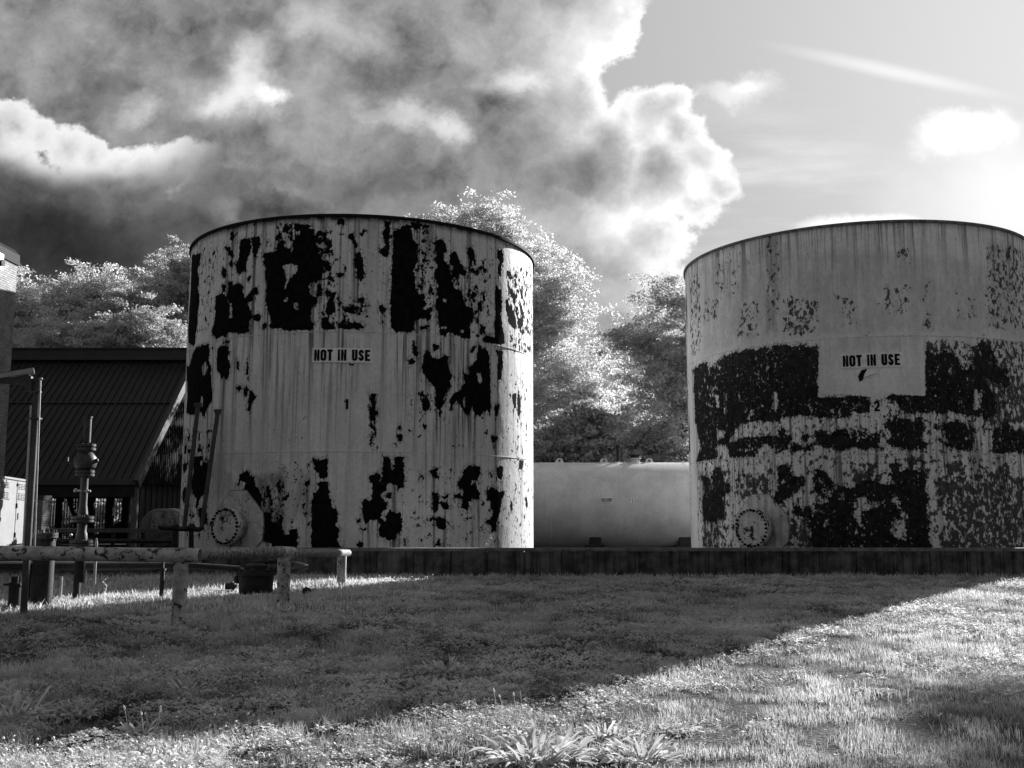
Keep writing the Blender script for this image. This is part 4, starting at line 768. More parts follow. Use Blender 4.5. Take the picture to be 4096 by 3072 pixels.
for px in (2238, 2415, 2597):
    p = U(px, 1850, YF); b = MB(); o_ = [(-.155, 0), (-.07, .15), (.07, .15), (.155, 0)]; ring = [(.04*math.cos(a)+0, .08+.04*math.sin(a)) for a in [i*2*PI/12 for i in range(12)]]
    N = 24; out = []
    for i_ in range(12):
        a = i_*2*PI/12; c_, s_ = math.cos(a), math.sin(a); best = 9
        for q in range(4):
            (ax, az), (bx, bz) = o_[q], o_[(q+1) % 4]; ex, ez = bx-ax, bz-az; den = c_*ez-s_*ex
            if abs(den) > 1e-6:
                t_ = ((ax)*ez-(az-.08)*ex)/den
                if t_ > 0: best = min(best, t_)
        out.append((c_*best, .08+s_*best))
    vs = [(p.x+x_, YF-.01, zt-.02+z_) for x_, z_ in out]+[(p.x+x_, YF-.01, zt-.02+z_) for x_, z_ in ring]; vs += [(v[0], YF+.01, v[2]) for v in vs]
    fs = [(i_, (i_+1) % 12, 12+(i_+1) % 12, 12+i_) for i_ in range(12)]+[(24+i_, 36+i_, 36+(i_+1) % 12, 24+(i_+1) % 12) for i_ in range(12)]+[(i_, 24+i_, 24+(i_+1) % 12, (i_+1) % 12) for i_ in range(12)]
    b.add(vs, fs).build('lifting_lug', M['fuel'], ft)
p = U(2472, 1850, YF); q = U(2472, 1785, YF)
v_ = MB().tube([(p.x, YF, zt-.05), (p.x, YF, q.z)], .052, 14).build('vent_pipe', M['iron_dark'], ft)
MB().tube([(p.x, YF, q.z-.05), (p.x, YF, q.z+.0), (p.x, YF, q.z+.03)], [.06, .075, .065], 14).build('vent_cap', M['iron_dark'], v_)
MB().tube([(p.x, YF, zt-.03), (p.x, YF, zt+.03)], .075, 14).build('pipe_collar', M['fuel'], v_)
p = U(2541, 1850, YF); hh = MB().lathe([(.15, -.08), (.15, .10), (.18, .10), (.18, .13)], (p.x, YF, zt), 'Z', 28).build('fill_neck', M['fuel'], ft)
MB().lathe([(.17, .13), (.17, .155), (.145, .17), (.145, .2), (.175, .215), (.175, .245), (.001, .26)], (p.x, YF, zt), 'Z', 28).build('fill_cap', M['iron_dark'], hh)
bolts([((p.x+.165*math.cos(a), YF+.165*math.sin(a), zt+.06), (p.x+.165*math.cos(a), YF+.165*math.sin(a), zt+.11), .012) for a in [k*PI/6 for k in range(12)]], hh, M['iron_dark'])
MB().box((2.3, YF-.60, U(2400, 2138, YF-.6).z), (9.0, .03, .022)).build('belly_band', M['iron_dark'], ft)
for px in (2376, 2729, 1900, 3000):
    p = U(px, 2150, YF-.45); s_ = MB().box((p.x, YF, .30), (.34, 1.9, .46)).build('saddle', M['iron_dark'], ft)
    MB().box((p.x, YF-.02, .10), (.56, 2.0, .34)).build('saddle_block', M['iron_dark'], s_)
# warning label on the fuel tank
def fcyl(px, py, off=.012):
    d = ray(px, py); y, z = d[1], d[2]; A = y*y+z*z; B = -2*(y*YF+z*(zc-CH)); C_ = YF**2+(zc-CH)**2-(Rf+off)**2; k_ = (-B-math.sqrt(B*B-4*A*C_))/(2*A); return Vector((d[0]*k_, d[1]*k_, CH+d[2]*k_))
def fpatch(x0, y0, x1, y1, off, n=4):
    vs = []
    for k in range(n+1): vs += [fcyl(x0, y0+(y1-y0)*k/n, off), fcyl(x1, y0+(y1-y0)*k/n, off)]
    return vs, [(2*k, 2*k+2, 2*k+3, 2*k+1) for k in range(n)]
wl = MB().add(*fpatch(2405, 1990, 2448, 2020, .008)).build('warning_label', M['label'], ft)
b = MB(); outer = [(2407+i*39/8, 1993) for i in range(8)]+[(2446, 1993+i*12/4) for i in range(4)]+[(2446-i*39/8, 2005) for i in range(8)]+[(2407, 2005-i*12/4) for i in range(4)]
cx_, cy_ = 2426.5, 1999; inner = []
for (x_, y_) in outer:
    a = math.atan2((y_-cy_)/6, (x_-cx_)/19.5); inner.append((cx_+17*math.copysign(abs(math.cos(a))**.7, math.cos(a)), cy_+4.6*math.copysign(abs(math.sin(a))**.8, math.sin(a))))
n_ = len(outer); b.add([fcyl(x_, y_, .016) for x_, y_ in outer+inner], [(i_, (i_+1) % n_, n_+(i_+1) % n_, n_+i_) for i_ in range(n_)]); b.build('label_border', M['black'], wl)
def text_on(s, x0, y0, x1, y1, mapf, name, m, parent, off=.02):
    cu = bpy.data.curves.new('t', 'FONT'); cu.body = s; cu.size = 1; cu.offset = .02; ob = bpy.data.objects.new('t', cu); COL.objects.link(ob)
    dg = bpy.context.evaluated_depsgraph_get(); dg.update(); me = bpy.data.meshes.new_from_object(ob.evaluated_get(dg)); COL.objects.unlink(ob); bpy.data.objects.remove(ob)
    xs = [v.co.x for v in me.vertices]; ys = [v.co.y for v in me.vertices]; ax, bx, ay, by = min(xs), max(xs), min(ys), max(ys)
    for v in me.vertices: v.co = mapf(x0+(v.co.x-ax)/(bx-ax)*(x1-x0), y1+(v.co.y-ay)/(by-ay)*(y0-y1), off)
    me.name = name; me.materials.clear(); me.materials.append(m); o = bpy.data.objects.new(name, me); COL.objects.link(o); o.parent = parent
    if parent.type == 'EMPTY': o.matrix_parent_inverse = Matrix.Translation(-parent.location)
    return o
for s, a in (('DANGER', (2413, 1996, 2440, 2002)), ('DIESEL FUEL', (2407, 2006.5, 2446, 2009)), ('NO SMOKING', (2412, 2011, 2440, 2013)), ('NO OPEN FLAMES', (2407, 2015, 2446, 2017.5))):
    text_on(s, *a, fcyl, 'lettering', M['black'], wl)
nl_ = MB().add(*fpatch(2520, 1993, 2537, 2012, .008)).build('hazard_label', M['label'], ft)
text_on('1', 2522, 1995, 2524, 2002, fcyl, 'lettering', M['black'], nl_); text_on('2', 2528, 1995, 2534, 2003, fcyl, 'lettering', M['black'], nl_); text_on('0', 2528.5, 2004.5, 2533, 2011, fcyl, 'lettering', M['black'], nl_)
# ================================================================== white pipe guard rail
rl = thing('pipe_barrier', 'low white painted pipe barrier on round posts turning back towards the tanks', 'barrier', (-3.4, 10.5, 0))
A1 = U(752, 2222, 10.45); A0 = U(-250, 2207, 10.6); B0 = U(772, 2216, 10.5); B1 = U(1160, 2210, 13.2); C1 = U(1392, 2212, 16.9)
def openpipe(a, c, r, name, m):
    a, c = Vector(a), Vector(c); dd = (c-a).normalized(); L = (c-a).length
    prof = [(r*.93, L-.2), (r*.93, L), (r, L), (r, 0), (r*.93, 0), (r*.93, .2)][::-1]
    o = MB().lathe(prof, a, dd, 28).build(name, m, rl)
    MB().lathe([(.001, .18), (r*.92, .18)], a, dd, 20).build('pipe_bore', M['black'], o); MB().lathe([(.001, L-.18), (r*.92, L-.18)], a, dd, 20).build('pipe_bore', M['black'], o); return o
openpipe(A0, A1+Vector((.14, -.05, 0)), .073, 'rail', M['pipe_white'])
openpipe(B0, U(1125, 2207, 12.95), .066, 'rail', M['pipe_peel'])
openpipe(U(1105, 2209, 12.85), U(1170, 2211, 13.3), .078, 'rail_collar', M['pipe_white'])
openpipe(U(1165, 2212, 13.3), C1, .060, 'rail', M['pipe_peel'])
for (px, py, yy_, r_) in ((722, 2300, 10.47, .073), (1135, 2300, 13.1, .083), (1366, 2300, 16.6, .076)):
    p = U(px, py, yy_); top = {10.47: A1.z, 13.1: B1.z, 16.6: C1.z}[yy_]
    MB().tube([(p.x, yy_, -.1), (p.x, yy_, top-.02)], r_, 24).build('post', M['pipe_white'], rl)
flk = U(1010, 2206, 12.3); b = MB()
MB().add([U(965, 2200, 12.15), U(985, 2190, 12.2), U(1030, 2196, 12.3), U(1045, 2206, 12.35), U(1000, 2210, 12.15), U(968, 2209, 12.1)], [(0, 1, 2, 3, 4, 5)]).build('torn_flake', M['manplate'], rl)
# ================================================================== dark process pipe with supports
pr = thing('process_pipe', 'thick black pipe running under the white rail to the drum', 'pipe', (-4, 13, 0))
q0, q1, q2 = U(-260, 2266, 12.2), U(420, 2262, 13.6), U(960, 2276, 14.6)
MB().tube([q0, q1, U(760, 2262, 14.3), q2], [.065, .058, .045, .045], 20).build('pipe', M['pipe_dark'], pr)
MB().tube([U(1080, 2280, 14.6), U(1150, 2286, 14.9), U(1225, 2268, 15.6), U(1180, 2257, 16.2), U(1085, 2256, 16.4)], .045, 14).build('pipe', M['pipe_dark'], pr)
for (x0_, x1_, y0_, y1_, yy_, w_) in ((32, 80, 2330, 2452, 12.4, .15), (100, 116, 2286, 2428, 12.9, .055), (290, 319, 2287, 2398, 13.7, .09), (634, 656, 2272, 2402, 13.9, .06)):
    p = U((x0_+x1_)/2, y1_, yy_); tp = U((x0_+x1_)/2, y0_, yy_)
    s_ = MB().tube([(p.x, yy_, -.08), (p.x, yy_, tp.z)], w_/2, 18).build('support_post', M['iron_dark'], pr)
    MB().box((p.x, yy_, tp.z+.03), (w_*.55, w_*.5, .09)).build('saddle', M['iron_dark'], s_)
    MB().box((p.x, yy_, tp.z-.02), (w_*1.35, w_*1.2, .025)).build('top_plate', M['iron_dark'], s_)
ga = G(310, 2398); MB().tube([(ga.x+.055, 13.75, -.05), (ga.x+.055, 13.75, .36)], .02, 12).build('conduit', M['galv'], pr)
# ================================================================== drum
dr = thing('sump_drum', 'dark round iron drum on a low slab behind the middle rail post', 'drum', (U(1022, 2390, 14.6).x, 14.6, 0))
c_ = dr.location
MB().lathe([(.001, .02), (.215, .02), (.235, .08), (.25, .32), (.285, .33), (.285, .37), (.25, .38), (.25, .40), (.001, .41)], c_, 'Z', 36).build('body', M['iron_dark'], dr)
l_ = MB().lathe([(.16, .40), (.16, .47), (.10, .50), (.001, .5)], c_+Vector((0, 0, 0)), 'Z', 24).build('neck', M['iron_dark'], dr)
MB().tube([c_+Vector((-.1, 0, .5)), c_+Vector((.25, .1, .52)), c_+Vector((.36, .1, .50))], .03, 10).build('crank_arm', M['iron_dark'], dr)
MB().lathe([(.11, -.02), (.13, 0), (.11, .02), (.09, 0), (.11, -.02)], c_+Vector((.37, .1, .47)), Vector((1, .3, .1)), 20).build('handwheel', M['iron_dark'], dr)
for k in range(7): a = k*2*PI/7+.3; MB().ball(c_+Vector((.235*math.cos(a), .235*math.sin(a), .40)), .035, 10).build('lid_clamp', M['iron_dark'], dr)
MB().box((c_.x, c_.y-.02, -.01), (.62, .6, .07)).build('slab', M['concrete'], dr)
MB().ball(c_+Vector((-.25, -.05, .27)), .06, 10).build('side_valve', M['iron_dark'], dr)
# ================================================================== yard hydrants
def hydrant(px, py, hgt, label, w_=1.0):
    p = G(px, py); r_ = thing('yard_hydrant', label, 'hydrant', (p.x, p.y, 0)); c_ = Vector((p.x, p.y, 0))
    MB().lathe([(.03, -.05), (.03, hgt*.5), (.026, hgt*.55), (.026, hgt*.9), (.018, hgt*.94), (.001, hgt)], c_, 'Z', 16).build('standpipe', M['iron_dark'], r_)
    MB().lathe([(.001, -.10*w_), (.045, -.10*w_), (.05, -.04), (.05, .04), (.03, .06), (.04, .075*w_), (.001, .08*w_)], c_+Vector((0, 0, hgt*.68)), 'X', 16).build('valve_body', M['iron_dark'], r_)
    MB().box(c_+Vector((0, 0, hgt*1.0)), (.02, .06, .03)).build('turn_key', M['iron_dark'], r_); return r_
hydrant(928, 2382, .20, 'small black tap standing left of the iron drum')
hydrant(1226, 2392, .14, 'tiny black marker tap standing right of the middle rail post', .5)
# ================================================================== flanged valve stack
vs_ = thing('valve_stack', 'tall grey pipe stack with bolted flanges and a round valve body', 'valve', (U(330, 2180, 12.6).x, 12.6, 0))
YV = 12.6; vx = U(334, 2000, YV).x
def vz(py): return U(334, py, YV).z
pxm = YV/F*1.0
def flange(x, y, z, r, m=M['iron_grey'], nb=10, parent=None, gapd=.012, th_=.028, bl=.045):
    o = MB().lathe([(.001, z-th_-gapd/2), (r, z-th_-gapd/2), (r, z-gapd/2), (r*.8, z-gapd/2), (r*.8, z+gapd/2), (r, z+gapd/2), (r, z+th_+gapd/2), (.001, z+th_+gapd/2)], (x, y, 0), 'Z', 36).build('flange', m, parent)
    bolts([((x+r*.82*math.cos(a), y+r*.82*math.sin(a), z-bl), (x+r*.82*math.cos(a), y+r*.82*math.sin(a), z+bl), .011) for a in [2*PI*k/nb+.2 for k in range(nb)]], o, M['iron_dark']); return o
def lz(pts, name, m=M['iron_grey'], n=32): return MB().lathe([(max(.001, w_*pxm/2), vz(py)) for w_, py in pts], (vx, YV, 0), 'Z', n).build(name, m, vs_)
lz([(.1, 1665), (36, 1666), (36, 1672), (30, 1673), (30, 1770)][::-1], 'top_pipe')
flange(vx, YV, vz(1789), 36*pxm, parent=vs_, gapd=.02)
lz([(44, 1808), (58, 1814), (84, 1832), (88, 1850), (78, 1870), (50, 1880)][::-1], 'valve_body')
flange(vx, YV, vz(1893), 36*pxm, parent=vs_)
lz([(29, 1905), (29, 2020), (33, 2032), (40, 2058)][::-1], 'riser_pipe')
flange(vx, YV, vz(2077), 43*pxm, parent=vs_)
lz([(38, 2092), (34, 2125), (42, 2135), (46, 2155), (46, 2165)][::-1], 'reducer')
flange(vx, YV, vz(2173), 43*pxm, parent=vs_)
lz([(40, 2182), (40, 2330)][::-1], 'base_pipe', M['iron_dark'])
st_ = MB().tube([(vx-40*pxm, YV, vz(1852)), (vx-78*pxm, YV, vz(1848))], .014, 10).build('valve_stem', M['iron_dark'], vs_)
MB().box((vx-74*pxm, YV, vz(1840)), (.03, .03, .07)).build('lever', M['iron_dark'], st_)
MB().ball((vx+44*pxm, YV-.01, vz(1843)), .03, 10).build('side_plug', M['iron_grey'], vs_)
b = MB(); b.tube([(vx-32*pxm, YV-.03, vz(1962)), (vx, YV-.03, vz(1964)), (vx+30*pxm, YV-.03, vz(1964))], .014, 10); b.ball((vx-30*pxm, YV-.03, vz(1962)), .025, 8); b.ball((vx+20*pxm, YV-.04, vz(1966)), .024, 8); b.build('gauge_nipple', M['galv'], vs_)
MB().ball((vx-38*pxm, YV-.03, vz(2140)), .022, 8).build('side_plug', M['galv'], vs_)
# flanged pipe end left of the stack
fe = thing('flanged_pipe_end', 'dark bolted pipe end left of the tall valve stack', 'pipe', (U(180, 2150, 12.9).x, 12.9, 0)); x_ = fe.location.x
flange(x_, 12.9, U(180, 2141, 12.9).z, .155, M['iron_grey'], 12, fe, .005, .03, .07)
MB().lathe([(.13, -.05), (.13, U(180, 2155, 12.9).z)], (x_, 12.9, 0), 'Z', 24).build('pipe', M['iron_dark'], fe)
nb_ = thing('pipe_stub', 'short thin pale pipe stub just behind the rail, right of the valve stack', 'pipe', (U(385, 2180, 13.2).x, 13.2, 0)); MB().lathe([(.018, .3), (.018, U(385, 2165, 13.2).z), (.011, U(385, 2164, 13.2).z), (.011, U(385, 2153, 13.2).z), (.001, U(385, 2152, 13.2).z)], (nb_.location.x, 13.2, 0), 'Z', 14).build('stub', M['galv'], nb_)
# ================================================================== leaning vent pipes beside tank 1
YL = 20.6; lv = thing('vent_pipes', 'pair of thin leaning dark vent pipes with caps joined by a cross pipe', 'pipes', (U(770, 2180, YL).x, YL, .3))
MB().tube([U(792, 1625, YL), U(737, 2112, YL)], .046, 12).build('vent_pipe', M['post_grey'], lv)
MB().tube([U(871, 1648, YL), U(806, 2112, YL)], .046, 12).build('vent_pipe', M['post_grey'], lv)
for (a, b_) in (((792, 1617), (792, 1630)), ((871, 1642), (871, 1658))): MB().tube([U(*b_, YL), U(*a, YL), U(a[0], a[1]-4, YL)], [.055, .085, .08], 14).build('vent_cap', M['post_grey'], lv)
MB().tube([U(640, 2108, YL), U(700, 2114, YL), U(800, 2118, YL), U(812, 2108, YL)], .05, 12).build('cross_pipe', M['iron_dark'], lv)
for px in (700, 766): 
    MB().tube([U(px, 2100, YL), U(px-2, 2225, YL)], .05, 12).build('leg', M['iron_dark'], lv); MB().ball(U(px, 2110, YL), .085, 12).build('tee_fitting', M['iron_dark'], lv)
# ================================================================== pipe rack beam
rb = thing('pipe_rack', 'long low dark steel pipe rack in front of the shed', 'pipe rack', (U(450, 2125, 23).x, 23, 0))
p0, p1 = U(186, 2122, 23), U(712, 2126, 23)
MB().box(((p0.x+p1.x)/2, 23, p0.z), (p1.x-p0.x, .12, .09)).build('beam', M['post_grey'], rb); MB().tube([(p0.x, 22.9, p0.z-.22), (p1.x, 22.9, p0.z-.24)], .05, 12).build('pipe', M['iron_dark'], rb)
for px in (200, 330, 450, 570, 700): MB().box((U(px, 2125, 23).x, 23.05, p0.z/2-.05), (.07, .07, p0.z)).build('leg', M['iron_dark'], rb)
# ================================================================== cabinet
cb = thing('equipment_cabinet', 'pale metal equipment cabinet with louvred doors at the left edge', 'cabinet', (-6.3, 12.6, 0))
cl_ = U(0, 1906, 11.75); cr = U(113, 1932, 13.3); dd_ = (cr-cl_); dd_.z = 0; cl_ = cl_-dd_*.35; dd_ = cr-cl_; dd_.z = 0; dx_ = dd_.length; ztop = (cl_.z+cr.z)/2+.0; zlow = .82
ang = math.atan2(dd_.y, dd_.x); nf_ = Vector((math.sin(ang), -math.cos(ang), 0)); cc_ = Vector(((cr.x+cl_.x)/2, (cr.y+cl_.y)/2, 0))-nf_*.3
rot = Matrix.Translation(cc_) @ Matrix.Rotation(ang, 4, 'Z')
def cbox(x, y, z, dx, dy, dz):
    m_ = MB().box((x, y, z), (dx, dy, dz)); m_.v = [tuple(rot @ Vector(v)) for v in m_.v]; return m_
W2 = dx_/2
cbox(0, .0, (ztop+zlow)/2, dx_, .6, ztop-zlow).build('body', M['cabinet'], cb); cbox(0, -.0, ztop+.012, dx_+.03, .64, .024).build('lid', M['cabinet'], cb)
cbox(0, 0, zlow-.05, dx_-.02, .56, .10).build('base_frame', M['iron_dark'], cb)
for xx in (-W2+.1, 0, W2-.1): cbox(xx, .1, (zlow-.1)/2, .08, .08, zlow-.1).build('leg', M['iron_dark'], cb)
xb = W2-.015; wds = [.70, .42, .70, .42, .55]; hd = ztop-zlow
for k, wd_ in enumerate(wds):
    xa = max(xb-wd_, -W2+.01)
    if xb-xa < .1: break
    if k % 2: cbox((xa+xb)/2, -.305, (ztop+zlow)/2, xb-xa-.012, .014, hd-.03).build('side_panel', M['cabinet'], cb)
    else:
        d_ = cbox((xa+xb)/2, -.308, ztop-.015-hd*.14, xb-xa-.012, .02, hd*.28).build('louvre_panel', M['cabinet'], cb)
        cbox((xa+xb)/2, -.308, (zlow+ztop-hd*.31)/2, xb-xa-.012, .02, hd*.69-.01).build('door', M['cabinet'], cb)
        L = MB()
        for row in list(range(4))+list(range(6, 10)):
            for c2 in range(4):
                bx = cbox(xa+(xb-xa)*(.16+.225*c2), -.322, ztop-.045-row*hd*.0245, (xb-xa)*.18, .016, .006); L.add(bx.v, bx.f)
        L.build('louvres', M['cabinet'], d_)
        cbox(xa+.10, -.323, ztop-hd*.56, .05, .02, .08).build('latch_plate', M['galv'], cb); cbox(xa-.02, -.32, ztop-.06, .03, .02, .03).build('lock', M['cabinet_dark'], cb)
        for z_ in (ztop-hd*.4, ztop-hd*.85): cbox(xa-.008, -.322, z_, .016, .02, .06).build('hinge', M['cabinet_dark'], cb)
    cbox(xa, -.301, (ztop+zlow)/2, .010, .006, hd-.03).build('door_gap', M['cabinet_dark'], cb)  # dark strip paints the shade in the joint between doors
    xb = xa
# ================================================================== solar panel pole
YP = 11.9; pl = thing('panel_pole', 'dark round pole carrying a tilted flat panel with two thin conduits', 'pole', (U(122, 2180, YP).x, YP, 0)); x_ = U(140, 1700, YP).x
MB().tube([(x_, YP, 0), (x_, YP, U(140, 1512, YP).z)], .040, 20).build('pole', M['pole'], pl)
for (pt, pb, r_) in (((162, 1514), (138, 2200), .010), ((124, 1622), (92, 2200), .013)):
    MB().tube([U(*pt, YP-.05), U(*pb, YP-.05)], r_, 12).build('conduit', M['galv'], pl)
for (xx, yy_) in ((150, 1567), (140, 1674)): MB().box(U(xx-6, yy_, YP-.03), (.17 if yy_ > 1600 else .10, .08, .018)).build('clamp', M['pole'], pl)
MB().ball(U(166, 1516, YP-.05), .018, 8).build('conduit_cap', M['galv'], pl)
a_, b_ = U(134, 1470, YP-.12), U(-90, 1508, YP-.12)
d_ = (b_-a_); u_ = d_.normalized(); v_ = Vector((-.45, 1, .05)).normalized(); n_ = u_.cross(v_).normalized()
if n_.z < 0: n_ = -n_
pn = MB().prism([a_, b_, b_+v_*.35, a_+v_*.35], n_*-.055).build('panel', M['panel'], pl)
MB().prism([a_+v_*.02+u_*.02+n_*.003, b_+v_*.02+n_*.003, b_+v_*.33+n_*.003, a_+v_*.33+u_*.02+n_*.003], n_*.004).build('solar_glass', M['black'], pn)
br = [U(134, 1508, YP), U(134, 1568, YP), U(110, 1568, YP), U(104, 1540, YP), U(0, 1536, YP), U(-60, 1528, YP), U(-60, 1516, YP), U(60, 1512, YP), U(120, 1500, YP)]
MB().prism([v+Vector((0, -.06, 0)) for v in br], (0, .05, 0)).build('bracket', M['pole'], pl)
# ================================================================== brick building
bb_ = thing('brick_building', 'tall pale brick wall with a curved coping at the left edge', 'building', (-9.9, 20.2, 0))
xr = U(50, 1366, 20.2).x; zt_ = U(70, 1062, 20.2).z; yfr = 15.5
MB().prism([(xr, 20.2, -.1), (xr, yfr, -.1), (xr-5, yfr, -.1), (xr-5, 20.2, -.1)], (0, 0, zt_+.1)).build('wall', M['brick'], bb_)
MB().prism([(xr+.03, 20.24, zt_), (xr+.03, yfr, zt_), (xr-.08, yfr, zt_+.34), (xr-.35, yfr, zt_+.40), (xr-5, yfr, zt_+.40), (xr-5, 20.24, zt_+.40), (xr-.35, 20.24, zt_+.40), (xr-.08, 20.24, zt_+.34)][:0] or [(xr+.03, yfr, zt_), (xr+.02, yfr, zt_+.22), (xr-.10, yfr, zt_+.34), (xr-.35, yfr, zt_+.40), (xr-5, yfr, zt_+.40), (xr-5, yfr, zt_)], (0, 20.24-yfr, 0)).build('coping', M['coping'], bb_)
cm = MB().box((xr+.03, 19.35, zt_-.12), (.08, .32, .34)).build('security_light', M['label'], bb_); MB().lathe([(.001, .05), (.07, .05), (.06, .0)], (xr+.07, 19.4, zt_-.15), 'X', 16).build('lens', M['black'], cm)
# ================================================================== open metal shed
YE, YR, YB = 34.0, 40.0, 46.0; xg = U(545, 1925, YE).x; xl = -27.0; ze = U(545, 1925, YE).z; zr = U(770, 1412, YR).z
sh_ = thing('metal_shed', 'open sided shed with a steep dark ribbed metal roof behind tank 1', 'shed', (-20, 40, 0))
rf = MB().add([(xl, YE, ze), (xg, YE, ze), (xg, YR, zr), (xl, YR, zr), (xg, YB, ze), (xl, YB, ze)], [(0, 1, 2, 3), (3, 2, 4, 5)]); rf.add([(xl, YE, ze-.1), (xg-.05, YE, ze-.1), (xg-.05, YR, zr-.1), (xl, YR, zr-.1), (xg-.05, YB, ze-.1), (xl, YB, ze-.1)], [(0, 3, 2, 1), (3, 5, 4, 2)])
sl_ = math.hypot(YR-YE, zr-ze); an_ = math.atan2(zr-ze, YR-YE); x_ = xl+.1
while x_ < xg-.1:
    for sg_ in (1, -1):
        rf.box((x_, (YE+YR)/2 if sg_ == 1 else (YB+YR)/2, (ze+zr)/2+.02), (.05, sl_, .045), rx=an_*sg_)
    x_ += .262
f_ = (1605-1925)/(1412-1925)
rf.box(((xl+xg)/2, YE+(YR-YE)*.56, ze+(zr-ze)*.56+.035), (xg-xl, .05, .05), rx=an_)
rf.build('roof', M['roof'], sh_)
rc_ = MB(); zc1 = U(700, 1395, YR-.5).z; zc2 = U(700, 1440, YR-.6).z
rc_.box(((xl+xg)/2, YR, (zc1+zc2)/2+.0), (xg-xl+.06, 1.1, zc1-zc2)); rc_.box(((xl+xg)/2, YR, zc1), (xg-xl+.2, 1.3, .05)); rc_.box(((xl+xg)/2, YR, zc2+.04), (xg-xl+.2, 1.3, .07)); rc_.build('ridge_vent', M['roof_trim'], sh_)
b = MB()
for sg_ in (1, -1): b.box((xg+.03, (YE+YR)/2 if sg_ == 1 else (YB+YR)/2, (ze+zr)/2-.06), (.16, sl_+.1, .34), rx=an_*sg_)
b.build('rake_board', M['roof_trim'], sh_)
gw = MB(); N = 60
for k in range(N):
    ya, yb = YE+.2+(YB-YE-.4)*k/N, YE+.2+(YB-YE-.4)*(k+.5)/N; yc = YE+.2+(YB-YE-.4)*(k+1)/N
    def hz_(y): return ze+(zr-ze)*(1-abs(y-YR)/(YR-YE))-.05
    gw.add([(xg-.02, ya, ze-.05), (xg-.02, yb, ze-.05), (xg-.02, yb, hz_(yb)), (xg-.02, ya, hz_(ya))], [(0, 1, 2, 3)]); gw.add([(xg-.06, yb, ze-.05), (xg-.06, yc, ze-.05), (xg-.06, yc, hz_(yc)), (xg-.06, yb, hz_(yb))], [(0, 1, 2, 3)]); gw.add([(xg-.02, yb, ze-.05), (xg-.06, yb, ze-.05), (xg-.06, yb, hz_(yb)), (xg-.02, yb, hz_(yb))], [(0, 1, 2, 3)])
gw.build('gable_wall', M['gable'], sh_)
lw = MB(); N = 40
for k in range(N):
    ya = YE+.3+(11.4)*k/N; lw.box((xg-.32+(k % 2)*.03, ya+.14, ze/2), (.05, .284, ze-.1))
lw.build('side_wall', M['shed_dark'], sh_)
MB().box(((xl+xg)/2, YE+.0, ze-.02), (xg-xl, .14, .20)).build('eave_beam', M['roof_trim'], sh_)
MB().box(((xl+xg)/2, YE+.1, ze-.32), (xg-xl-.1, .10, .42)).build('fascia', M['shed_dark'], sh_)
for px in (536, -150): p = U(px, 2100, YE+.12); MB().box((p.x, YE+.14, ze/2-.1), (.17, .17, ze-.1)).build('column', M['post_grey'], sh_)
for px in (235, 362, 437, 500, 60): p = U(px, 2100, YB-.3); MB().box((p.x, YB-.3, ze/2-.1), (.30, .2, ze)).build('column', M['shed_dark'], sh_)
p, q = U(270, 1975, YB-.6), U(315, 2110, YB-.6); MB().tube([p, q], .13, 8).build('brace', M['shed_dark'], sh_); p, q = U(285, 1972, YB-.8), U(302, 2110, YB-.8)
MB().box(((xl+xg)/2, YB, ze-.25), (xg-xl-.1, .12, .3)).build('rear_fascia', M['shed_dark'], sh_)
pm_ = MB(); n_ = 12; r_ = random.Random(3); pts = [[(U(350+200*i_/11, 2120, 44).x, 44-1.6+3.2*j_/5, max(-.1, (.05+1.25*(i_/11)**1.1)*math.sin(PI*(j_+.3)/5.6)+r_.uniform(-.05, .05))) for i_ in range(12)] for j_ in range(6)]
pm_.add([p for row in pts for p in row], [(j_*12+i_, j_*12+i_+1, (j_+1)*12+i_+1, (j_+1)*12+i_) for j_ in range(5) for i_ in range(11)], True)
tag(pm_.build('material_pile', M['shed_dark']), 'dark sloping heap stored inside the shed', 'pile')
# iron bar fence behind the shed
fb = thing('bar_fence', 'tall black iron bar fence seen through the shed', 'fence', (-19, 46.6, 0)); b = MB(); x_ = -26.0
while x_ < -12.2: b.box((x_, 46.6, .95), (.035, .035, 2.3)); x_ += .125
b.build('bars', M['iron_dark'], fb); MB().box((-19, 46.63, 1.75), (14, .03, .05)).build('rail', M['iron_dark'], fb); MB().box((-19, 46.63, .2), (14, .03, .05)).build('rail', M['iron_dark'], fb)
# brick pier and tank head beneath the shed
p = U(157, 2050, 31); zp = U(157, 1990, 31).z; wp = 54*31/F
bp = thing('brick_pier', 'short grey brick pier left of the valve stack', 'pier', (p.x, 31, 0)); MB().box((p.x, 31, zp/2-.08), (wp, .5, zp-.05)).build('pier', M['brick_low'], bp); MB().box((p.x, 31, zp+.03-.08+.04), (wp+.06, .56, .14)).build('cap', M['domem'], bp)
p = U(640, 2105, 29.5); hdt = thing('tank_head', 'rounded grey end of a small tank with a pale square patch', 'tank', (p.x, 29.5, 0)); Rh = 80*29.5/F; zc_ = U(640, 2033, 29.5).z-Rh
MB().lathe([(Rh, 2.2), (Rh, 0), (Rh*.92, -.12), (Rh*.6, -.22), (.001, -.26)][::-1], (p.x, 29.5, zc_), 'Y', 40).build('shell', M['domem'], hdt)
a_, b_ = U(600, 2046, 29.1), U(687, 2118, 29.1); pp = MB().box(((a_.x+b_.x)/2, 29.22, (a_.z+b_.z)/2), (b_.x-a_.x, .04, a_.z-b_.z)).build('pale_panel', M['patch'], hdt)
p = U(636, 2108, 29.1); MB().box((p.x, 29.19, p.z), (.10, .05, .09)).build('port', M['black'], pp)
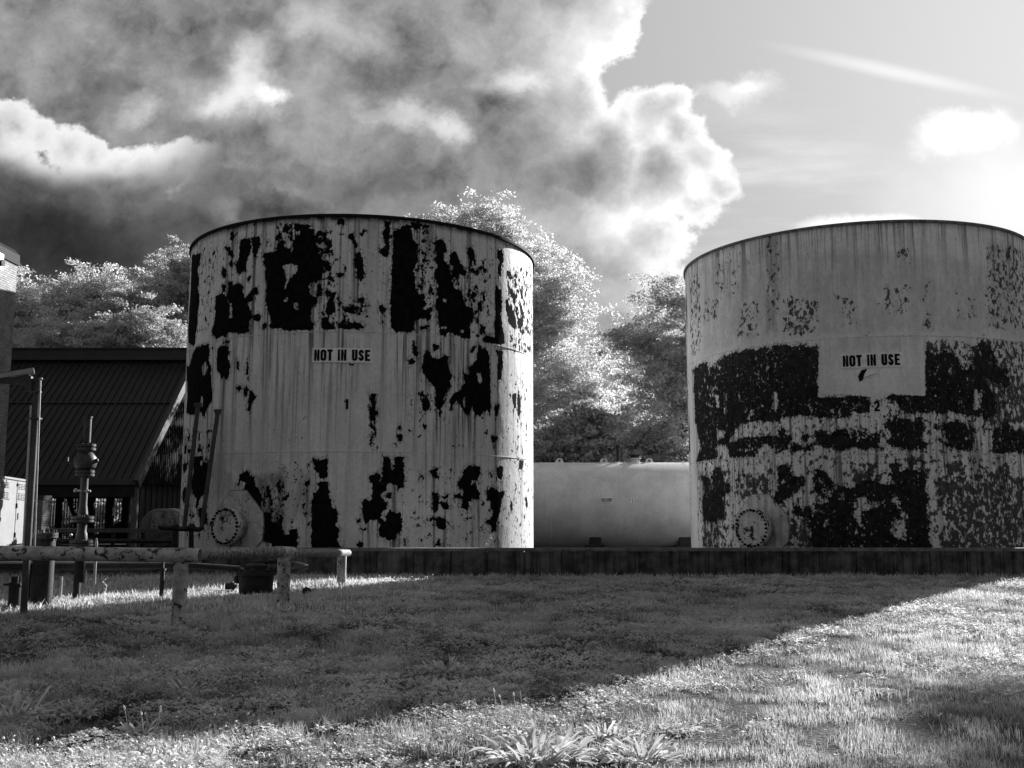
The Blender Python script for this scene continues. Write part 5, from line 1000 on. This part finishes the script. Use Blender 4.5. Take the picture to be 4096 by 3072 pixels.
# ================================================================== trees
def bez(a, b, c, n): return [a*(1-t_)**2+b*2*t_*(1-t_)+c*t_*t_ for t_ in [i_/n for i_ in range(n+1)]]
def tree(name, label, cat, base, ells, nc, leaves, ls, seed, mat='leaf', trunk_r=.25, group=None, lean=(0, 0), flat=.55, cl=1.0, tonebase=.75, limbs=9):
    r = np.random.default_rng(seed); base = Vector(base); root = thing(name, label, cat, base, group)
    ell = np.array(ells, float)                                   # cx cy cz rx ry rz relative to base
    vol = ell[:, 3]*ell[:, 4]*ell[:, 5]; idx = r.choice(len(ell), nc, p=vol/vol.sum())
    d = r.normal(size=(nc, 3)); d /= np.linalg.norm(d, axis=1)[:, None]; rad = r.random(nc)**.38
    C = ell[idx, :3]+d*ell[idx, 3:]*rad[:, None]; C = C[np.argsort(C[:, 2])]
    zmax = (ell[:, 2]+ell[:, 5]).max(); b = MB()
    tp = Vector((lean[0], lean[1], zmax*.72)); trunk = bez(Vector((0, 0, -.1)), Vector((lean[0]*.2, lean[1]*.2, zmax*.4)), tp, 12)
    b.tube([base+p for p in trunk], [trunk_r*(1-.75*i_/12) for i_ in range(13)], 9)
    nodes = [(p, trunk_r*(1-.75*i_/12)) for i_, p in enumerate(trunk) if i_ > 2]
    order = list(range(nc)); r.shuffle(order)
    for k, ci in enumerate(order):
        c = Vector(C[ci]); best = None; bd = 1e9
        for (p, rr) in nodes:
            if p.z > c.z-.25*max(1.0, (c-p).length)*.6 and p.z > zmax*.2: continue
            dd = (c-p).length*(1.25 if rr < trunk_r*.15 else 1)
            if dd < bd: bd = dd; best = (p, rr)
        if best is None: best = nodes[0]
        p, rr = best; L = (c-p).length; r0 = max(.012, min(rr*.65, .028+L*.020)); mid = (p+c)/2+Vector((r.normal()*.08*L, r.normal()*.08*L, .06*L))
        n_ = 6; path = bez(p, mid, c, n_); b.tube([base+q for q in path], [r0+(.010-r0)*i_/n_ for i_ in range(n_+1)], 5, caps=False)
        if k < limbs*6: nodes += [(q, r0*(1-i_/n_)+.01) for i_, q in enumerate(path) if 1 < i_ < n_]
        for _ in range(3):
            e = c+Vector((r.normal()*.5, r.normal()*.5, r.normal()*.3+.1))*cl; b.tube([base+path[4], base+(path[4]+e)/2+Vector((0, 0, .05)), base+e], [.012, .009, .004], 3, caps=False)
    b.build('trunk', M['bark'], root)
    per = leaves//nc; nsp = 13
    sp = r.normal(size=(nc, nsp, 3))*np.array([.62, .62, .62*flat])*cl
    ctone = tonebase+.28*(r.random(nc)-.5)
    Lc = C[:, None, None, :]+sp[:, :, None, :]+r.normal(size=(nc, nsp, per//nsp+1, 3))*np.array([.20, .20, .085])*cl
    n = Lc.size//3; Lc = Lc.reshape(-1, 3); tn = np.repeat(ctone, n//nc)*(.8+.4*r.random(n))
    nrm = r.normal(size=(n, 3))+np.array([0, 0, .9]); nrm /= np.linalg.norm(nrm, axis=1)[:, None]
    t1 = np.cross(nrm, r.normal(size=(n, 3))); t1 /= np.linalg.norm(t1, axis=1)[:, None]; t2 = np.cross(nrm, t1)
    s = ls*(.55+.9*r.random(n))[:, None]
    V = np.stack([Lc-t1*s, Lc+t2*s*.5, Lc+t1*s, Lc-t2*s*.5], 1)+np.array(base)
    npmesh('crown', V.reshape(-1, 3), np.arange(n*4).reshape(-1, 4), M[mat], root, dict(tone=np.repeat(tn, 4)))
    return root
def E_(px, py, rx, ry, Y, base, dep=None, dy=0):
    """ellipsoid whose picture outline is centred on px,py with half sizes rx,ry px at depth Y"""
    p = U(px, py, Y+dy); k = (Y+dy)/F; return (p.x-base[0], p.y-base[1], p.z, rx*k, (dep or rx*k), ry*k)
TG = 'trees behind the tanks'
Y = 43; bs = (U(2010, 2100, Y).x, Y, 0)
tree('broadleaf_tree', 'tallest pale broadleaf tree rising behind the right side of tank 1', 'tree', bs,
     [E_(2010, 1000, 190, 160, Y, bs), E_(1770, 900, 120, 75, Y, bs), E_(1960, 880, 110, 80, Y, bs), E_(2170, 1230, 190, 200, Y, bs), E_(2250, 1480, 210, 220, Y, bs), E_(2020, 1350, 220, 260, Y, bs), E_(2200, 1700, 210, 130, Y, bs), E_(1850, 1250, 220, 260, Y, bs), E_(1950, 1650, 230, 160, Y, bs), E_(2370, 1560, 110, 170, Y, bs)], 185, 185000, .056, 11, trunk_r=.33, group=TG, cl=.95, tonebase=.86)
Y = 37; bs = (U(2740, 2100, Y).x, Y, 0)
tree('broadleaf_tree', 'upright darker tree against the left edge of tank 2', 'tree', bs,
     [E_(2700, 1230, 120, 130, Y, bs), E_(2570, 1370, 130, 140, Y, bs), E_(2640, 1520, 170, 160, Y, bs), E_(2720, 1680, 180, 150, Y, bs), E_(2800, 1400, 150, 240, Y, bs), E_(2730, 1120, 60, 60, Y, bs)], 105, 80000, .052, 12, tonebase=.72, trunk_r=.2, group=TG, cl=.8)
Y = 35; bs = (U(2330, 2100, Y).x, Y, 0)
tree('rounded_bush', 'dark rounded bush just above the fuel tank', 'bush', bs, [E_(2330, 1760, 120, 100, Y, bs), E_(2260, 1820, 170, 80, Y, bs), E_(2370, 1680, 60, 60, Y, bs)], 60, 60000, .06, 13, mat='leaf_dark', trunk_r=.1, cl=.6, flat=.8)
Y = 38; bs = (U(2560, 2100, Y).x, Y, 0)
tree('leafy_bush', 'bright leafy bush behind the fuel tank filler cap', 'bush', bs, [E_(2540, 1760, 140, 110, Y, bs), E_(2460, 1880, 200, 90, Y, bs), E_(2650, 1840, 120, 90, Y, bs)], 55, 50000, .065, 14, trunk_r=.08, cl=.7, flat=.8)
Y = 52
lab = ['pale round topped tree at the far left beside the brick wall', 'brightest left hand tree with a high domed crown', 'low pale tree in the dip between the left hand trees', 'tall darker tree touching the left side of tank 1', 'dense dark tree behind the middle of the shed roof']
spec = [(110, [(80, 1270, 90, 110), (120, 1390, 130, 120), (70, 1180, 40, 60)], 'leaf', 45000, 60, .8),
        (390, [(270, 1240, 150, 110), (400, 1190, 110, 85), (420, 1270, 140, 100), (330, 1380, 230, 110)], 'leaf', 80000, 110, .85),
        (560, [(590, 1170, 70, 55), (570, 1280, 110, 110), (540, 1400, 120, 90)], 'leaf', 45000, 60, .75),
        (760, [(740, 1120, 100, 100), (690, 1240, 120, 130), (820, 1150, 120, 140), (700, 1370, 150, 110)], 'leaf_dark', 75000, 90, 1.0),
        (300, [(250, 1400, 200, 80), (480, 1390, 200, 70), (600, 1350, 130, 80)], 'leaf_dark', 50000, 60, .95)]
for k, (cx_, el, mt, lv_, nc_, tb) in enumerate(spec):
    Yk = Y+(k % 2)*1.5-(4 if k == 4 else 0); bs = (U(cx_, 2100, Yk).x, Yk, 0)
    tree('broadleaf_tree', lab[k], 'tree', bs, [E_(a, b_, c, d, Yk, bs, dep=c*Yk/F) for a, b_, c, d in el], nc_, int(lv_*1.5), .070, 30+k, mat=mt, trunk_r=.25, group=TG, cl=.95, tonebase=tb*1.1, flat=.95)
# growth behind the iron fence and far treeline
for k, (x_, y_, s_, lab) in enumerate([(-22.5, 52, 1.0, 'sunlit undergrowth bush behind the left of the iron fence'), (-18.5, 51, .9, 'sunlit undergrowth bush behind the middle of the iron fence'), (-14.8, 51.5, 1.0, 'sunlit undergrowth bush behind the right of the iron fence')]):
    tree('undergrowth_bush', lab, 'bush', (x_, y_, 0), [(0, 0, 1.3*s_, 2.4, 1.4, 1.4)], 30, 16000, .10, 60+k, trunk_r=.06, cl=.7, group='bushes behind the iron fence', limbs=3)
for k, (x_, y_, h_, lab) in enumerate([(2.5, 64, 9.5, 'pale distant tree filling the gap left of the upright tree'), (9.5, 60, 9.0, 'pale distant tree hidden mostly behind the upright tree'), (-6, 62, 10, 'distant tree behind tank 1'), (-30, 66, 12, 'distant tree behind the brick building'), (20, 66, 9, 'distant tree far behind tank 2')]):
    tree('distant_tree', lab, 'tree', (x_, y_, 0), [(0, 0, h_*.62, 3.6, 3.2, h_*.36), (2.2, 0, h_*.4, 3, 2.5, h_*.3), (-2.2, 0, h_*.42, 3, 2.5, h_*.3)], 70, 36000, .13, 80+k, trunk_r=.22, cl=1.2, group='distant trees', limbs=5)
tree('distant_tree', 'dense tree added out of sight behind tank 1 to shade the shed', 'tree', (-3.2, 50, 0), [(0, 0, 6.2, 4.2, 3.5, 5.2), (-1.5, 0, 3.5, 3.6, 3, 3)], 90, 50000, .12, 120, trunk_r=.25, cl=1.2)  # unseen tree added to keep the sun off the shed gable
# the tree outside the frame on the right whose shade dapples the lawn
tree('shade_tree', 'broad tree beyond the right edge shading the lower right lawn', 'tree', (24.3, 29.6, 0), [(.2, .3, 13.4, 3.4, 3.4, 2.0), (2.2, 1, 13, 3.4, 3, 1.8), (1, -2.2, 13.8, 3.4, 3, 2.2), (2, -1, 14.6, 3, 3, 2)], 115, 72000, .13, 99, trunk_r=.3, cl=1.3, limbs=6)
sc.cycles.max_bounces = 5; sc.cycles.diffuse_bounces = 3; sc.cycles.transmission_bounces = 3; sc.cycles.transparent_max_bounces = 4
